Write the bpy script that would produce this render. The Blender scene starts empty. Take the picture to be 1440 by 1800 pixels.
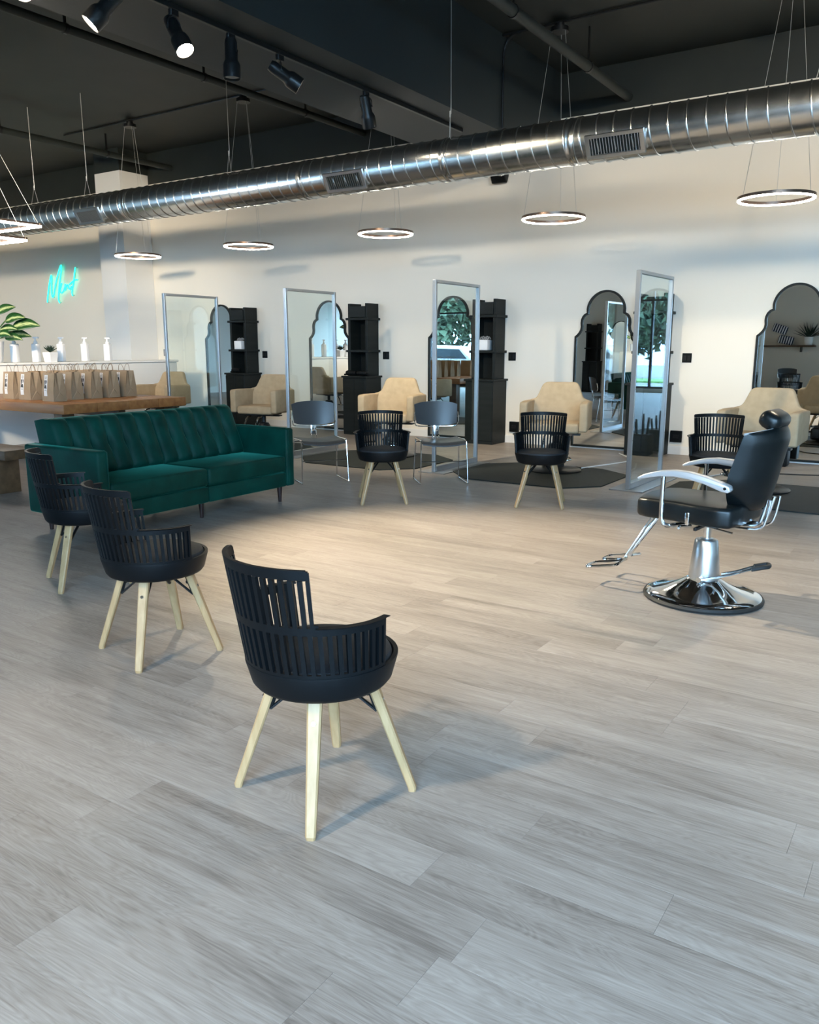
import bpy, bmesh, math, random
from mathutils import Vector, Matrix
random.seed(7)
S = bpy.context.scene
COL = S.collection
PI = math.pi
R = math.radians

# ---------------------------------------------------------------- camera, sky, light, exposure
cd = bpy.data.cameras.new('camera'); cam = bpy.data.objects.new('camera', cd); COL.objects.link(cam)
cam.location = (0, 0, 1.42)
cam.rotation_euler = (R(90 - 11.5), 0, R(33.5))
cd.sensor_fit = 'HORIZONTAL'; cd.sensor_width = 36; cd.lens = 36.0; cd.clip_start = .05; cd.clip_end = 300
S.camera = cam

wd = bpy.data.worlds.new('sky'); S.world = wd; wd.use_nodes = True
bg = wd.node_tree.nodes['Background']
bg.inputs[0].default_value = (.43, .69, 1.0, 1); bg.inputs[1].default_value = 26

S.view_settings.view_transform = 'Standard'; S.view_settings.look = 'None'
S.view_settings.gamma = 1; S.view_settings.use_curve_mapping = False
S.view_settings.exposure = 0.4
S.cycles.use_denoising = True
S.cycles.max_bounces = 9; S.cycles.diffuse_bounces = 5; S.cycles.glossy_bounces = 5
S.cycles.transparent_max_bounces = 12
S.cycles.caustics_reflective = False; S.cycles.caustics_refractive = False
S.cycles.sample_clamp_indirect = 6

YF = -3.0      # front (window) wall
YB = 10.985    # back wall
ZC = 4.95      # ceiling

def area(name, loc, rot, sx, sy, power, color, portal=False):
    l = bpy.data.lights.new(name, 'AREA'); l.shape = 'RECTANGLE'; l.size = sx; l.size_y = sy
    l.energy = power; l.color = color
    o = bpy.data.objects.new(name, l); COL.objects.link(o); o.location = loc; o.rotation_euler = rot
    if portal: l.cycles.is_portal = True
    return o
# sky portals in the openings of the window wall (sampling guides of the sky only)
area('window_portal', (2.8, YF, 2.4), (R(90), 0, 0), 7.2, 4.6, 0, (1, 1, 1), True)
area('window_portal', (-15.0, YF, 1.75), (R(90), 0, 0), 8.6, 3.1, 0, (1, 1, 1), True)

# ---------------------------------------------------------------- helpers
MATS = {}
def mat(name, color=(.5, .5, .5), rough=.5, metal=0., **k):
    if name in MATS: return MATS[name]
    m = bpy.data.materials.new(name); m.use_nodes = True; MATS[name] = m
    b = m.node_tree.nodes['Principled BSDF']
    b.inputs['Base Color'].default_value = (*color, 1); b.inputs['Roughness'].default_value = rough
    b.inputs['Metallic'].default_value = metal
    for kk, v in k.items():
        b.inputs[kk.replace('_', ' ')].default_value = v
    return m
def nodes(m): return m.node_tree.nodes, m.node_tree.links, m.node_tree.nodes['Principled BSDF']
def noisecol(m, c1, c2, scale=(4, 4, 4), detail=4, lo=.35, hi=.65, bump=0, bscale=None, coord='Object', dist=.002):
    N, L, b = nodes(m)
    tc = N.new('ShaderNodeTexCoord'); mp = N.new('ShaderNodeMapping'); mp.inputs['Scale'].default_value = scale
    n = N.new('ShaderNodeTexNoise'); n.inputs['Detail'].default_value = detail; n.inputs['Scale'].default_value = 1
    cr = N.new('ShaderNodeValToRGB'); e = cr.color_ramp.elements
    e[0].position = lo; e[1].position = hi; e[0].color = (*c1, 1); e[1].color = (*c2, 1)
    L.new(tc.outputs[coord], mp.inputs[0]); L.new(mp.outputs[0], n.inputs[0]); L.new(n.outputs[0], cr.inputs[0])
    L.new(cr.outputs[0], b.inputs['Base Color'])
    if bump:
        n2 = N.new('ShaderNodeTexNoise'); n2.inputs['Scale'].default_value = bscale or 200
        bp = N.new('ShaderNodeBump'); bp.inputs['Strength'].default_value = bump; bp.inputs['Distance'].default_value = dist
        L.new(tc.outputs[coord], n2.inputs[0]); L.new(n2.outputs[0], bp.inputs['Height']); L.new(bp.outputs[0], b.inputs['Normal'])
    return m
def emis(name, color, strength):
    m = mat(name, (0, 0, 0), .5)
    b = m.node_tree.nodes['Principled BSDF']
    b.inputs['Emission Color'].default_value = (*color, 1); b.inputs['Emission Strength'].default_value = strength
    return m

class MB:
    def __init__(s): s.b = bmesh.new()
    def _add(s, verts, faces, M=None):
        vs = [s.b.verts.new((M @ Vector(v)) if M else v) for v in verts]
        fs = []
        for f in faces:
            try: fs.append(s.b.faces.new([vs[i] for i in f]))
            except ValueError: pass
        return vs, fs
    def box(s, c, d, r=0, seg=2, M=None):
        x, y, z = [v / 2 for v in d]
        vs, fs = s._add([(c[0]+i*x, c[1]+j*y, c[2]+k*z) for i in (-1, 1) for j in (-1, 1) for k in (-1, 1)],
               [(0,1,3,2),(4,6,7,5),(0,4,5,1),(2,3,7,6),(0,2,6,4),(1,5,7,3)], None)
        if r:
            es = list({e for f in fs for e in f.edges})
            ret = bmesh.ops.bevel(s.b, geom=es, offset=r, segments=seg, affect='EDGES', profile=.5)
            vs = list({v for f in ret['faces'] for v in f.verts} | {v for v in vs if v.is_valid})
        if M:
            for v in vs: v.co = M @ v.co
        return s
    def tube(s, pts, r, n=8, closed=False, flat=None):
        P = [Vector(p) for p in pts]; m = len(P); rs = r if isinstance(r, (list, tuple)) else [r] * m
        rings = []; prev = None
        for i in range(m):
            a = P[(i-1) % m] if (closed or i > 0) else P[i]; c = P[(i+1) % m] if (closed or i < m-1) else P[i]
            t = (c - a).normalized()
            if prev is None:
                u = Vector((0, 0, 1)) if abs(t.z) < .9 else Vector((1, 0, 0))
                u = (u - t * u.dot(t)).normalized()
            else: u = (prev - t * prev.dot(t)).normalized()
            prev = u; w = t.cross(u)
            k = flat if flat else 1
            rings.append([s.b.verts.new(P[i] + u*math.cos(2*PI*j/n)*rs[i]*k + w*math.sin(2*PI*j/n)*rs[i]) for j in range(n)])
        for i in range(m if closed else m-1):
            A = rings[i]; B = rings[(i+1) % m]
            for j in range(n): s.b.faces.new((A[j], A[(j+1) % n], B[(j+1) % n], B[j]))
        if not closed:
            s.b.faces.new(rings[0][::-1]); s.b.faces.new(rings[-1])
        return s
    def lathe(s, prof, n=32, c=(0, 0, 0), M=None):
        rings = []
        for (r, z) in prof:
            if r < 1e-6: rings.append([s.b.verts.new((c[0], c[1], c[2]+z))])
            else: rings.append([s.b.verts.new((c[0]+r*math.cos(2*PI*j/n), c[1]+r*math.sin(2*PI*j/n), c[2]+z)) for j in range(n)])
        for A, B in zip(rings, rings[1:]):
            for j in range(n):
                a, b2 = A[j % len(A)], A[(j+1) % len(A)]; d, e = B[j % len(B)], B[(j+1) % len(B)]
                f = []
                for v in (a, b2, e, d):
                    if v not in f: f.append(v)
                if len(f) > 2: s.b.faces.new(f)
        if len(rings[0]) > 1: s.b.faces.new(rings[0][::-1])
        if len(rings[-1]) > 1: s.b.faces.new(rings[-1])
        if M:
            for r_ in rings:
                for v in r_: v.co = M @ v.co
        return s
    def prism(s, poly, axis, a, b2, r=0, seg=2):
        # poly in the two other axes (in xyz order), extruded along axis from a to b2
        def P(p, t): q = list(p); q.insert(axis, t); return q
        n = len(poly)
        vs, fs = s._add([P(p, a) for p in poly] + [P(p, b2) for p in poly],
            [tuple(range(n))[::-1], tuple(range(n, 2*n))] + [(i, (i+1) % n, n+(i+1) % n, n+i) for i in range(n)])
        bmesh.ops.recalc_face_normals(s.b, faces=fs)
        if r:
            es = list({e for f in fs for e in f.edges})
            bmesh.ops.bevel(s.b, geom=es, offset=r, segments=seg, affect='EDGES', profile=.5)
        return s
    def grid(s, fn, nu, nv, closeu=False):
        V = [[s.b.verts.new(fn(i/nu, j/nv)) for j in range(nv+1)] for i in range(nu if closeu else nu+1)]
        for i in range(nu):
            for j in range(nv):
                A = V[i]; B = V[(i+1) % len(V)]
                s.b.faces.new((A[j], B[j], B[j+1], A[j+1]))
        return V
    def mesh(s, name, m, smooth=35, recalc=True):
        if recalc: bmesh.ops.recalc_face_normals(s.b, faces=s.b.faces[:])
        me = bpy.data.meshes.new(name); s.b.to_mesh(me); s.b.free()
        me.materials.append(m)
        if smooth:
            me.shade_smooth(); me.set_sharp_from_angle(angle=R(smooth))
        return me
    def obj(s, name, m, parent=None, loc=None, rot=None, smooth=35, recalc=True, kind=None, label=None):
        o = bpy.data.objects.new(name, s.mesh(name, m, smooth, recalc)); COL.objects.link(o)
        if parent: o.parent = parent
        if loc: o.location = loc
        if rot: o.rotation_euler = rot
        if kind: o['kind'] = kind
        if label: o['label'] = label
        return o
def tag(o, label, cat, group=None):
    o['label'] = label; o['category'] = cat
    if group: o['group'] = group
    return o
def thing(name, label, cat, loc=(0, 0, 0), rz=0, group=None):
    o = bpy.data.objects.new(name, None); COL.objects.link(o); o.location = loc; o.rotation_euler = (0, 0, rz)
    o.empty_display_size = .1
    return tag(o, label, cat, group)
def copy_tree(o, parent=None):
    c = o.copy(); COL.objects.link(c)
    if parent: c.parent = parent
    for ch in list(o.children): copy_tree(ch, c)
    return c
def dup(o, label, loc, rz, group=None):
    c = copy_tree(o); c.location = loc; c.rotation_euler = (0, 0, rz); c['label'] = label
    if group: c['group'] = group
    return c
def inst(me, name, parent, M=None, label=None):
    o = bpy.data.objects.new(name, me); COL.objects.link(o); o.parent = parent
    if M is not None: o.matrix_local = M
    if label: o['label'] = label
    return o
def smoothpath(pts, k=6):
    P = [Vector(p) for p in pts]; out = []
    for i in range(len(P)-1):
        p0 = P[max(i-1, 0)]; p1 = P[i]; p2 = P[i+1]; p3 = P[min(i+2, len(P)-1)]
        for j in range(k):
            t = j/k
            out.append(.5*((2*p1)+(-p0+p2)*t+(2*p0-5*p1+4*p2-p3)*t*t+(-p0+3*p1-3*p2+p3)*t**3))
    out.append(P[-1]); return out

# ---------------------------------------------------------------- materials
M_wall = noisecol(mat('wall_paint', rough=.75), (.80, .75, .665), (.82, .77, .685), (.4, .4, .4), bump=.15, bscale=90)
M_white = mat('white_paint', (.74, .735, .72), .6)
M_black = noisecol(mat('black_paint', rough=.62), (.008, .012, .0105), (.012, .016, .0135), (2, 2, 2), bump=.2, bscale=60)
M_beam = noisecol(mat('beam_paint', rough=.55), (.010, .016, .018), (.012, .019, .021), (1.5, 1.5, 1.5), bump=.25, bscale=25)
M_plastic = mat('black_plastic', (.0022, .0034, .0045), .5, Specular_IOR_Level=.2)
M_seatfab = noisecol(mat('black_seat_fabric', rough=.62), (.006, .009, .013), (.010, .014, .019), (60, 60, 60), bump=.3, bscale=500)
M_maple = noisecol(mat('pale_beech', rough=.45), (.38, .235, .11), (.47, .31, .16), (40, 40, 3), lo=.3, hi=.7)
M_metalblk = mat('black_metal', (.012, .013, .014), .35, .4)
M_chrome = mat('chrome', (.82, .83, .84), .07, 1)
M_alu = mat('brushed_aluminium', (.40, .41, .42), .42, 1)
M_steelped = mat('satin_steel', (.70, .72, .74), .28, 1)
M_armalu = mat('silver_arm', (.66, .67, .69), .30, .55)
M_leather = noisecol(mat('black_leather', rough=.33, Specular_IOR_Level=.35), (.004, .006, .0065), (.007, .009, .010), (9, 9, 9), bump=.12, bscale=160)
M_rubber = mat('black_rubber', (.010, .011, .011), .6)
M_beige = noisecol(mat('beige_upholstery', rough=.78), (.38, .285, .175), (.43, .325, .205), (12, 12, 12), bump=.2, bscale=400)
M_mat = noisecol(mat('dark_mat', rough=.7, Specular_IOR_Level=.25), (.012, .015, .013), (.018, .021, .019), (30, 30, 30), bump=.3, bscale=300)
M_shelf = noisecol(mat('black_shelf', rough=.55, Specular_IOR_Level=.25), (.006, .009, .009), (.010, .013, .013), (2, 2, 20))
M_mirror = mat('mirror_glass', (.86, .89, .88), .0, 1)
M_ofwhite = mat('white_ceramic', (.86, .86, .87), .3)
M_brownleg = mat('dark_walnut', (.030, .014, .012), .35)
M_greyplast = mat('grey_moulded_plastic', (.045, .047, .050), .33)
M_bronze = mat('bronze_metal', (.16, .11, .085), .35, .8)
M_ring = emis('led_diffuser', (1, .90, .76), 30)
M_bar = emis('led_bar_diffuser', (1, .92, .82), 40)
M_lamp = emis('lamp_face', (1, .86, .66), 60); M_lampoff = mat('lamp_glass', (.5, .5, .48), .2)
M_neon = emis('mint_neon', (.02, .85, .60), 2.3)
M_cable = mat('wire', (.55, .55, .53), .4, .6)
M_asphalt = noisecol(mat('asphalt', rough=.9), (.10, .10, .11), (.16, .16, .17), (3, 3, 3))

def glass(name, tint=(.93, .97, .96), gl=.05):
    m = bpy.data.materials.new(name); m.use_nodes = True; N = m.node_tree.nodes; L = m.node_tree.links; N.clear()
    o = N.new('ShaderNodeOutputMaterial'); t = N.new('ShaderNodeBsdfTransparent'); t.inputs[0].default_value = (*tint, 1)
    g = N.new('ShaderNodeBsdfGlossy'); g.inputs['Roughness'].default_value = .0; g.inputs[0].default_value = (.9, .95, 1, 1)
    ge = N.new('ShaderNodeNewGeometry'); dp = N.new('ShaderNodeVectorMath'); dp.operation = 'DOT_PRODUCT'
    L.new(ge.outputs['Incoming'], dp.inputs[0]); L.new(ge.outputs['Normal'], dp.inputs[1])
    def mth(op, a, b2):
        q = N.new('ShaderNodeMath'); q.operation = op
        if isinstance(a, (int, float)): q.inputs[0].default_value = a
        else: L.new(a, q.inputs[0])
        if b2 is not None: q.inputs[1].default_value = b2 if isinstance(b2, (int, float)) else 0
        if b2 is not None and not isinstance(b2, (int, float)): L.new(b2, q.inputs[1])
        return q.outputs[0]
    ab = mth('ABSOLUTE', dp.outputs['Value'], None); om = mth('SUBTRACT', 1.0, ab); pw = mth('POWER', om, 5.0)
    fo = mth('MULTIPLY', pw, .9); fo = mth('ADD', fo, gl)
    mx = N.new('ShaderNodeMixShader'); L.new(fo, mx.inputs[0]); L.new(t.outputs[0], mx.inputs[1]); L.new(g.outputs[0], mx.inputs[2])
    L.new(mx.outputs[0], o.inputs[0]); return m
M_glass = glass('clear_sheet_glass'); M_window = glass('window_glass', (.95, .98, .98))

# floor plank material
M_plank = mat('vinyl_plank', rough=.42)
def plank_mat(m):
    N, L, b = nodes(m)
    tc = N.new('ShaderNodeTexCoord'); oi = N.new('ShaderNodeObjectInfo'); ge = N.new('ShaderNodeNewGeometry')
    ad = N.new('ShaderNodeMath'); L.new(oi.outputs['Random'], ad.inputs[0]); L.new(ge.outputs['Random Per Island'], ad.inputs[1])
    mu = N.new('ShaderNodeMath'); mu.operation = 'MULTIPLY'; mu.inputs[1].default_value = 61.7; L.new(ad.outputs[0], mu.inputs[0])
    cx = N.new('ShaderNodeCombineXYZ'); L.new(mu.outputs[0], cx.inputs[0]); L.new(mu.outputs[0], cx.inputs[1])
    va = N.new('ShaderNodeVectorMath'); va.operation = 'ADD'; L.new(tc.outputs['Object'], va.inputs[0]); L.new(cx.outputs[0], va.inputs[1])
    def noise(sc, det, dist=0, rough=.5):
        mp = N.new('ShaderNodeMapping'); mp.inputs['Scale'].default_value = sc; L.new(va.outputs[0], mp.inputs[0])
        n = N.new('ShaderNodeTexNoise'); n.inputs['Scale'].default_value = 1; n.inputs['Detail'].default_value = det
        n.inputs['Distortion'].default_value = dist; n.inputs['Roughness'].default_value = rough
        L.new(mp.outputs[0], n.inputs[0]); return n
    n1 = noise((1.1, 9, 1), 5, 1.2); n2 = noise((5, 130, 1), 3, .4, .7); n3 = noise((.8, 5.5, 1), 2, 2.5)
    wv = N.new('ShaderNodeMath'); wv.operation = 'MULTIPLY'; wv.inputs[1].default_value = 17; L.new(n3.outputs[0], wv.inputs[0])
    fr = N.new('ShaderNodeMath'); fr.operation = 'PINGPONG'; fr.inputs[1].default_value = .5; L.new(wv.outputs[0], fr.inputs[0])
    def madd(a, k, c):
        q = N.new('ShaderNodeMath'); q.operation = 'MULTIPLY_ADD'; L.new(a, q.inputs[0]); q.inputs[1].default_value = k
        if isinstance(c, float): q.inputs[2].default_value = c
        else: L.new(c, q.inputs[2])
        return q.outputs[0]
    v = madd(n1.outputs[0], .95, -.56); v = madd(n2.outputs[0], .80, v); v = madd(fr.outputs[0], .32, v)
    fr2 = N.new('ShaderNodeMath'); fr2.operation = 'FRACT'; L.new(mu.outputs[0], fr2.inputs[0])
    v = madd(fr2.outputs[0], .16, v)
    cr = N.new('ShaderNodeValToRGB'); e = cr.color_ramp.elements
    e[0].position = .08; e[0].color = (.145, .120, .102, 1); e[1].position = .85; e[1].color = (.37, .33, .295, 1)
    k = e.new(.42); k.color = (.255, .220, .192, 1)
    L.new(v, cr.inputs[0]); L.new(cr.outputs[0], b.inputs['Base Color'])
    bp = N.new('ShaderNodeBump'); bp.inputs['Strength'].default_value = .25; bp.inputs['Distance'].default_value = .0006
    L.new(n2.outputs[0], bp.inputs['Height']); L.new(bp.outputs[0], b.inputs['Normal'])
    rr = N.new('ShaderNodeMapRange'); rr.inputs[3].default_value = .34; rr.inputs[4].default_value = .52
    L.new(n1.outputs[0], rr.inputs[0]); L.new(rr.outputs[0], b.inputs['Roughness'])
plank_mat(M_plank)
M_sub = mat('subfloor', (.12, .10, .09), .8)

# velvet
M_velvet = mat('green_velvet', (.0, .075, .045), .6, Sheen_Weight=.22, Sheen_Roughness=.3, Specular_IOR_Level=.15)
M_velvet.node_tree.nodes['Principled BSDF'].inputs['Sheen Tint'].default_value = (.10, .75, .55, 1)
noisecol(M_velvet, (.0003, .022, .015), (.0006, .050, .036), (5, 5, 5), detail=3, lo=.3, hi=.75, bump=.1, bscale=30, dist=.01)

# oiled wood of the big table
M_wood = noisecol(mat('oiled_pine', rough=.45), (.20, .075, .020), (.38, .17, .055), (1.6, 14, 14), detail=6, lo=.25, hi=.75)
M_woodend = noisecol(mat('dark_timber', rough=.5), (.055, .028, .012), (.13, .07, .032), (2, 14, 14), detail=6, lo=.25, hi=.75)

def galv():
    m = mat('galvanised_steel', (.66, .67, .66), .22, 1)
    N, L, b = nodes(m)
    tc = N.new('ShaderNodeTexCoord'); mp = N.new('ShaderNodeMapping'); mp.inputs['Scale'].default_value = (9, 3, 3)
    n = N.new('ShaderNodeTexNoise'); n.inputs['Scale'].default_value = 2.2; n.inputs['Detail'].default_value = 3
    L.new(tc.outputs['Object'], mp.inputs[0]); L.new(mp.outputs[0], n.inputs[0])
    r = N.new('ShaderNodeMapRange'); r.inputs[3].default_value = .18; r.inputs[4].default_value = .30; L.new(n.outputs[0], r.inputs[0]); L.new(r.outputs[0], b.inputs['Roughness'])
    bp = N.new('ShaderNodeBump'); bp.inputs['Strength'].default_value = .10; bp.inputs['Distance'].default_value = .004
    L.new(n.outputs[0], bp.inputs['Height']); L.new(bp.outputs[0], b.inputs['Normal'])
    return m
M_duct = galv()

# ---------------------------------------------------------------- room
XL, XR = -19.0, 6.6
def struct(name, mb, m, smooth=0): 
    return mb.obj(name, m, smooth=smooth, kind='structure')
floor = struct('floor', MB().box(((XL+XR)/2, (YF+YB)/2, -.06), (XR-XL+.4, YB-YF+.4, .1)), M_sub)
struct('wall_back', MB().box(((XL+XR)/2, YB+.1, 2.2), (XR-XL+.4, .2, 4.4)), M_wall)
struct('trim_1', MB().box(((XL+XR)/2, YB+.1, (4.4+ZC)/2), (XR-XL+.4, .2, ZC-4.4)), M_black)
struct('wall_left', MB().box((XL-.1, (YF+YB)/2, ZC/2), (.2, YB-YF, ZC)), M_wall)
struct('wall_right', MB().box((XR+.1, (YF+YB)/2, ZC/2), (.2, YB-YF, ZC)), M_wall)
struct('ceiling', MB().box(((XL+XR)/2, (YF+YB)/2, ZC+.1), (XR-XL+.4, YB-YF+.4, .2)), M_black)
struct('baseboard_back', MB().prism([(YB-.016, 0), (YB, 0), (YB, .11), (YB-.010, .11), (YB-.016, .095)], 0, XL, XR), M_white)
struct('baseboard_right', MB().box((XR-.008, (YF+YB)/2, .05), (.016, YB-YF-.1, .10)), M_white)
# front wall around two window openings
wf = MB()
wf.box(((XL-10.6)/2 - 4.2, YF-.1, 1.5), (.01, .01, .01))
for (x0, x1, z0, z1) in ((XL, -19.3, 0, ZC), (-10.6, -.8, 0, ZC), (6.45, XR, 0, ZC), (-19.3, -10.6, 3.25, ZC), (-.8, 6.45, 4.72, ZC), (-.8, 6.45, 0, .12), (-19.3, -10.6, 0, .2)):
    if x1 > x0: wf.box(((x0+x1)/2, YF-.1, (z0+z1)/2), (x1-x0, .2, z1-z0))
struct('wall_front', wf, M_wall)
def window(name, x0, x1, z0, z1, n, trans):
    w = MB(); 
    w.box(((x0+x1)/2, YF-.05, z0+.03), (x1-x0, .1, .06)).box(((x0+x1)/2, YF-.05, z1-.03), (x1-x0, .1, .06))
    o = w.obj(name, M_metalblk, smooth=0, kind='structure')
    for i in range(n+1):
        x = x0+.03+(x1-x0-.06)*i/n
        MB().box((x, YF-.05, (z0+z1)/2), (.06, .1, z1-z0-.12)).obj('mullion', M_metalblk, o, smooth=0)
        if i < n:
            w_ = (x1-x0-.06)/n
            MB().box((x+w_/2, YF-.05, (z0+z1)/2), (w_-.06, .008, z1-z0-.12)).obj('pane', M_window, o, smooth=0)
            MB().box((x+w_/2, YF-.05, trans), (w_-.06, .08, .06)).obj('transom', M_metalblk, o, smooth=0)
window('window_1', -19.3+.3, -10.6, .2, 3.25, 5, 2.5)
window('window_2', -.8, 6.45, .12, 4.72, 5, 2.75)
# column standing out of the back wall
struct('trim_2', MB().box((-13.57, 10.66, 2.28), (.72, .64, 4.56)), M_white)
struct('trim_3', MB().box((-13.57, 10.66, (4.56+ZC)/2), (.72, .64, ZC-4.56)), M_black)
# beam
struct('trim_4', MB().box((-5.43, (YF+YB)/2, (3.9+ZC)/2), (1.20, YB-YF, ZC-3.9)), M_beam)

# planks
PW, PL = .178, 1.22
def plank_mesh(l, name='plank'):
    b = MB(); g = .0003; hx, hy = l/2-g, PW/2-g; c = .00012
    b._add([(-hx,-hy,-.010),(hx,-hy,-.010),(hx,hy,-.010),(-hx,hy,-.010),
            (-hx,-hy,-c),(hx,-hy,-c),(hx,hy,-c),(-hx,hy,-c),
            (-hx+c,-hy+c,0),(hx-c,-hy+c,0),(hx-c,hy-c,0),(-hx+c,hy-c,0)],
        [(0,1,5,4),(1,2,6,5),(2,3,7,6),(3,0,4,7),(4,5,9,8),(5,6,10,9),(6,7,11,10),(7,4,8,11),(8,9,10,11)])
    return b
pm = plank_mesh(PL).mesh('plank', M_plank, 0)
Fv = Vector((-math.sin(R(33.5))*math.cos(R(11.5)), math.cos(R(33.5))*math.cos(R(11.5)), -math.sin(R(11.5))))
Rv = Vector((math.cos(R(33.5)), math.sin(R(33.5)), 0)); Uv = Rv.cross(Fv)
def proj(p):
    v = Vector(p)-Vector((0, 0, 1.42)); z = v.dot(Fv)
    if z < .05: return None
    return 720+1440*v.dot(Rv)/z, 900-1440*v.dot(Uv)/z, z
planks = []; row = 0; y = YF+PW/2+.0
while y < YB:
    off = random.random()*PL; x = XL-off+PL/2
    while x-PL/2 < XR:
        planks.append((x, y)); x += PL
    y += PW
seen = []; rest = []
for (x, y) in planks:
    ok = False
    for dx in (-.6, -.3, 0, .3, .6):
        p = proj((x+dx, y, 0))
        if p and -10 < p[0] < 1450 and p[1] < 1815: ok = True
    (seen if ok else rest).append((x, y))
seen.sort(key=lambda p: p[0]**2+p[1]**2)
rest += seen[298:]; seen = seen[:298]
for (x, y) in seen: inst(pm, 'plank', floor, Matrix.Translation((x, y, 0)))
b = MB()
for (x, y) in rest:
    hx, hy, c = PL/2-.0003, PW/2-.0003, .00012
    b._add([(x-hx,y-hy,-.01),(x+hx,y-hy,-.01),(x+hx,y+hy,-.01),(x-hx,y+hy,-.01),(x-hx+c,y-hy+c,0),(x+hx-c,y-hy+c,0),(x+hx-c,y+hy-c,0),(x-hx+c,y+hy-c,0)],
           [(0,1,5,4),(1,2,6,5),(2,3,7,6),(3,0,4,7),(4,5,6,7)])
b.obj('planks', M_plank, floor, smooth=0, recalc=False, kind='stuff')

# ---------------------------------------------------------------- slatted swivel chairs
def shell_pt(th, z, dr=0):
    # th measured from the back direction (-x)
    k = max(0, (z-.46)/(.806-.46)); bk = max(0, math.cos(th))
    r = .236+.034*k+dr; d = .028*k
    return Vector((-d*1.0 - r*math.cos(th), r*math.sin(th), z + (.012*k*bk)))
def shell_patch(b, th0, th1, z0, z1, n, t=.013, lip=0):
    V = []
    for i in range(n+1):
        th = th0+(th1-th0)*i/n
        V.append([b.b.verts.new(shell_pt(th, z0, 0)), b.b.verts.new(shell_pt(th, z1, lip)), b.b.verts.new(shell_pt(th, z1, -t)), b.b.verts.new(shell_pt(th, z0, -t))])
    for A, B in zip(V, V[1:]):
        for j in range(4): b.b.faces.new((A[j], A[(j+1) % 4], B[(j+1) % 4], B[j]))
    b.b.faces.new(V[0][::-1]); b.b.faces.new(V[-1])
def make_stool(label, loc, rz, group):
    t = thing('slatted_swivel_chair', label, 'chair', loc, rz, group)
    MB().lathe([(0, .385), (.19, .385), (.212, .392), (.222, .405), (.240, .47), (.240, .477), (.226, .477), (.222, .462), (0, .462)], 56).obj('seat_base', M_plastic, t)
    MB().lathe([(.219, .463), (.221, .474), (.216, .486), (.200, .494), (.14, .500), (0, .503)], 48).obj('seat_cushion', M_seatfab, t)
    TA, TT = R(107), R(52); SP = R(6.3)
    # lower ring
    b = MB(); shell_patch(b, -TA, TA, .462, .488, 48); b.obj('lower_band', M_plastic, t)
    b = MB(); shell_patch(b, -TA, TA, .612, .636, 48)
    for s_ in (-1, 1): shell_patch(b, s_*TT*1.02, s_*(TA+.03), .632, .638, 20, t=.013, lip=.012)
    b.obj('arm_rail', M_plastic, t)
    b = MB(); shell_patch(b, -TT, TT, .778, .800, 28); shell_patch(b, -TT+.012, TT-.012, .799, .804, 28); shell_patch(b, -TT+.035, TT-.035, .803, .807, 28)
    for s_ in (-1, 1): shell_patch(b, s_*TT, s_*(TT+.05), .630, .645, 3)
    b.obj('top_rail', M_plastic, t)
    n = int(TA*2/SP)
    for i in range(n+1):
        th = -TA+2*TA*i/n; w = .0068/.25 if i not in (0, n) else .011/.25
        b = MB(); shell_patch(b, th-w+(w if i == 0 else 0), th+w-(w if i == n else 0), .485, .615, 2); b.obj('slat', M_plastic, t)
    n = 17
    for i in range(n+1):
        th = -TT+2*TT*i/n; w = .0066/.25 if i not in (0, n) else .011/.25
        b = MB(); shell_patch(b, th-w+(w if i == 0 else 0), th+w-(w if i == n else 0), .630, .776, 2); b.obj('slat', M_plastic, t)
    for k in range(4):
        a = R(45+90*k); u = Vector((math.cos(a), math.sin(a), 0)); v = Vector((-math.sin(a), math.cos(a), 0))
        top = u*.150+Vector((0, 0, .392)); bot = u*.285
        b = MB()
        def ring(c, w, d, ch):
            pts = [(-w+ch, -d), (w-ch, -d), (w, -d+ch), (w, d-ch), (w-ch, d), (-w+ch, d), (-w, d-ch), (-w, -d+ch)]
            return [c + v*p + u*q for p, q in pts]
        rs = [ring(top, .023, .017, .006), ring(bot+Vector((0, 0, .012))*1, .0155, .0135, .005), ring(bot, .0135, .0115, .005)]
        vs = [[b.b.verts.new(p) for p in r_] for r_ in rs]
        for A, B in zip(vs, vs[1:]):
            for j in range(8): b.b.faces.new((A[j], A[(j+1) % 8], B[(j+1) % 8], B[j]))
        b.b.faces.new(vs[0]); b.b.faces.new(vs[-1][::-1])
        lg = b.obj('leg', M_maple, t, smooth=20)
        ax = (top-bot).normalized(); nrm = v.cross(ax).normalized()
        if nrm.dot(u) < 0: nrm = -nrm
        p = bot+(top-bot)*.80+nrm*.0165
        MB().tube([p-nrm*.004, p+nrm*.003], .007, 10).obj('bolt', M_chrome, lg)
        # bracket from the hub out to the leg
        q1 = u*.045+Vector((0, 0, .383)); q2 = bot+(top-bot)*.72-nrm*.018; q3 = bot+(top-bot)*.97-nrm*.018
        b = MB(); b.tube([q1, q2], .009, 6, flat=.6); b.tube([q2, q3], .007, 6)
        b.tube([q3-nrm*.01-ax*.04, q3+nrm*.004-ax*.04], .008, 8)
        b.obj('bracket', M_metalblk, t)
    return t
G = 'black slatted swivel chairs on beech legs'
st = make_stool('black slatted swivel chair nearest the camera, seen from behind in the foreground', (-1.582, 1.89, 0), R(75.8), G)
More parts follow.
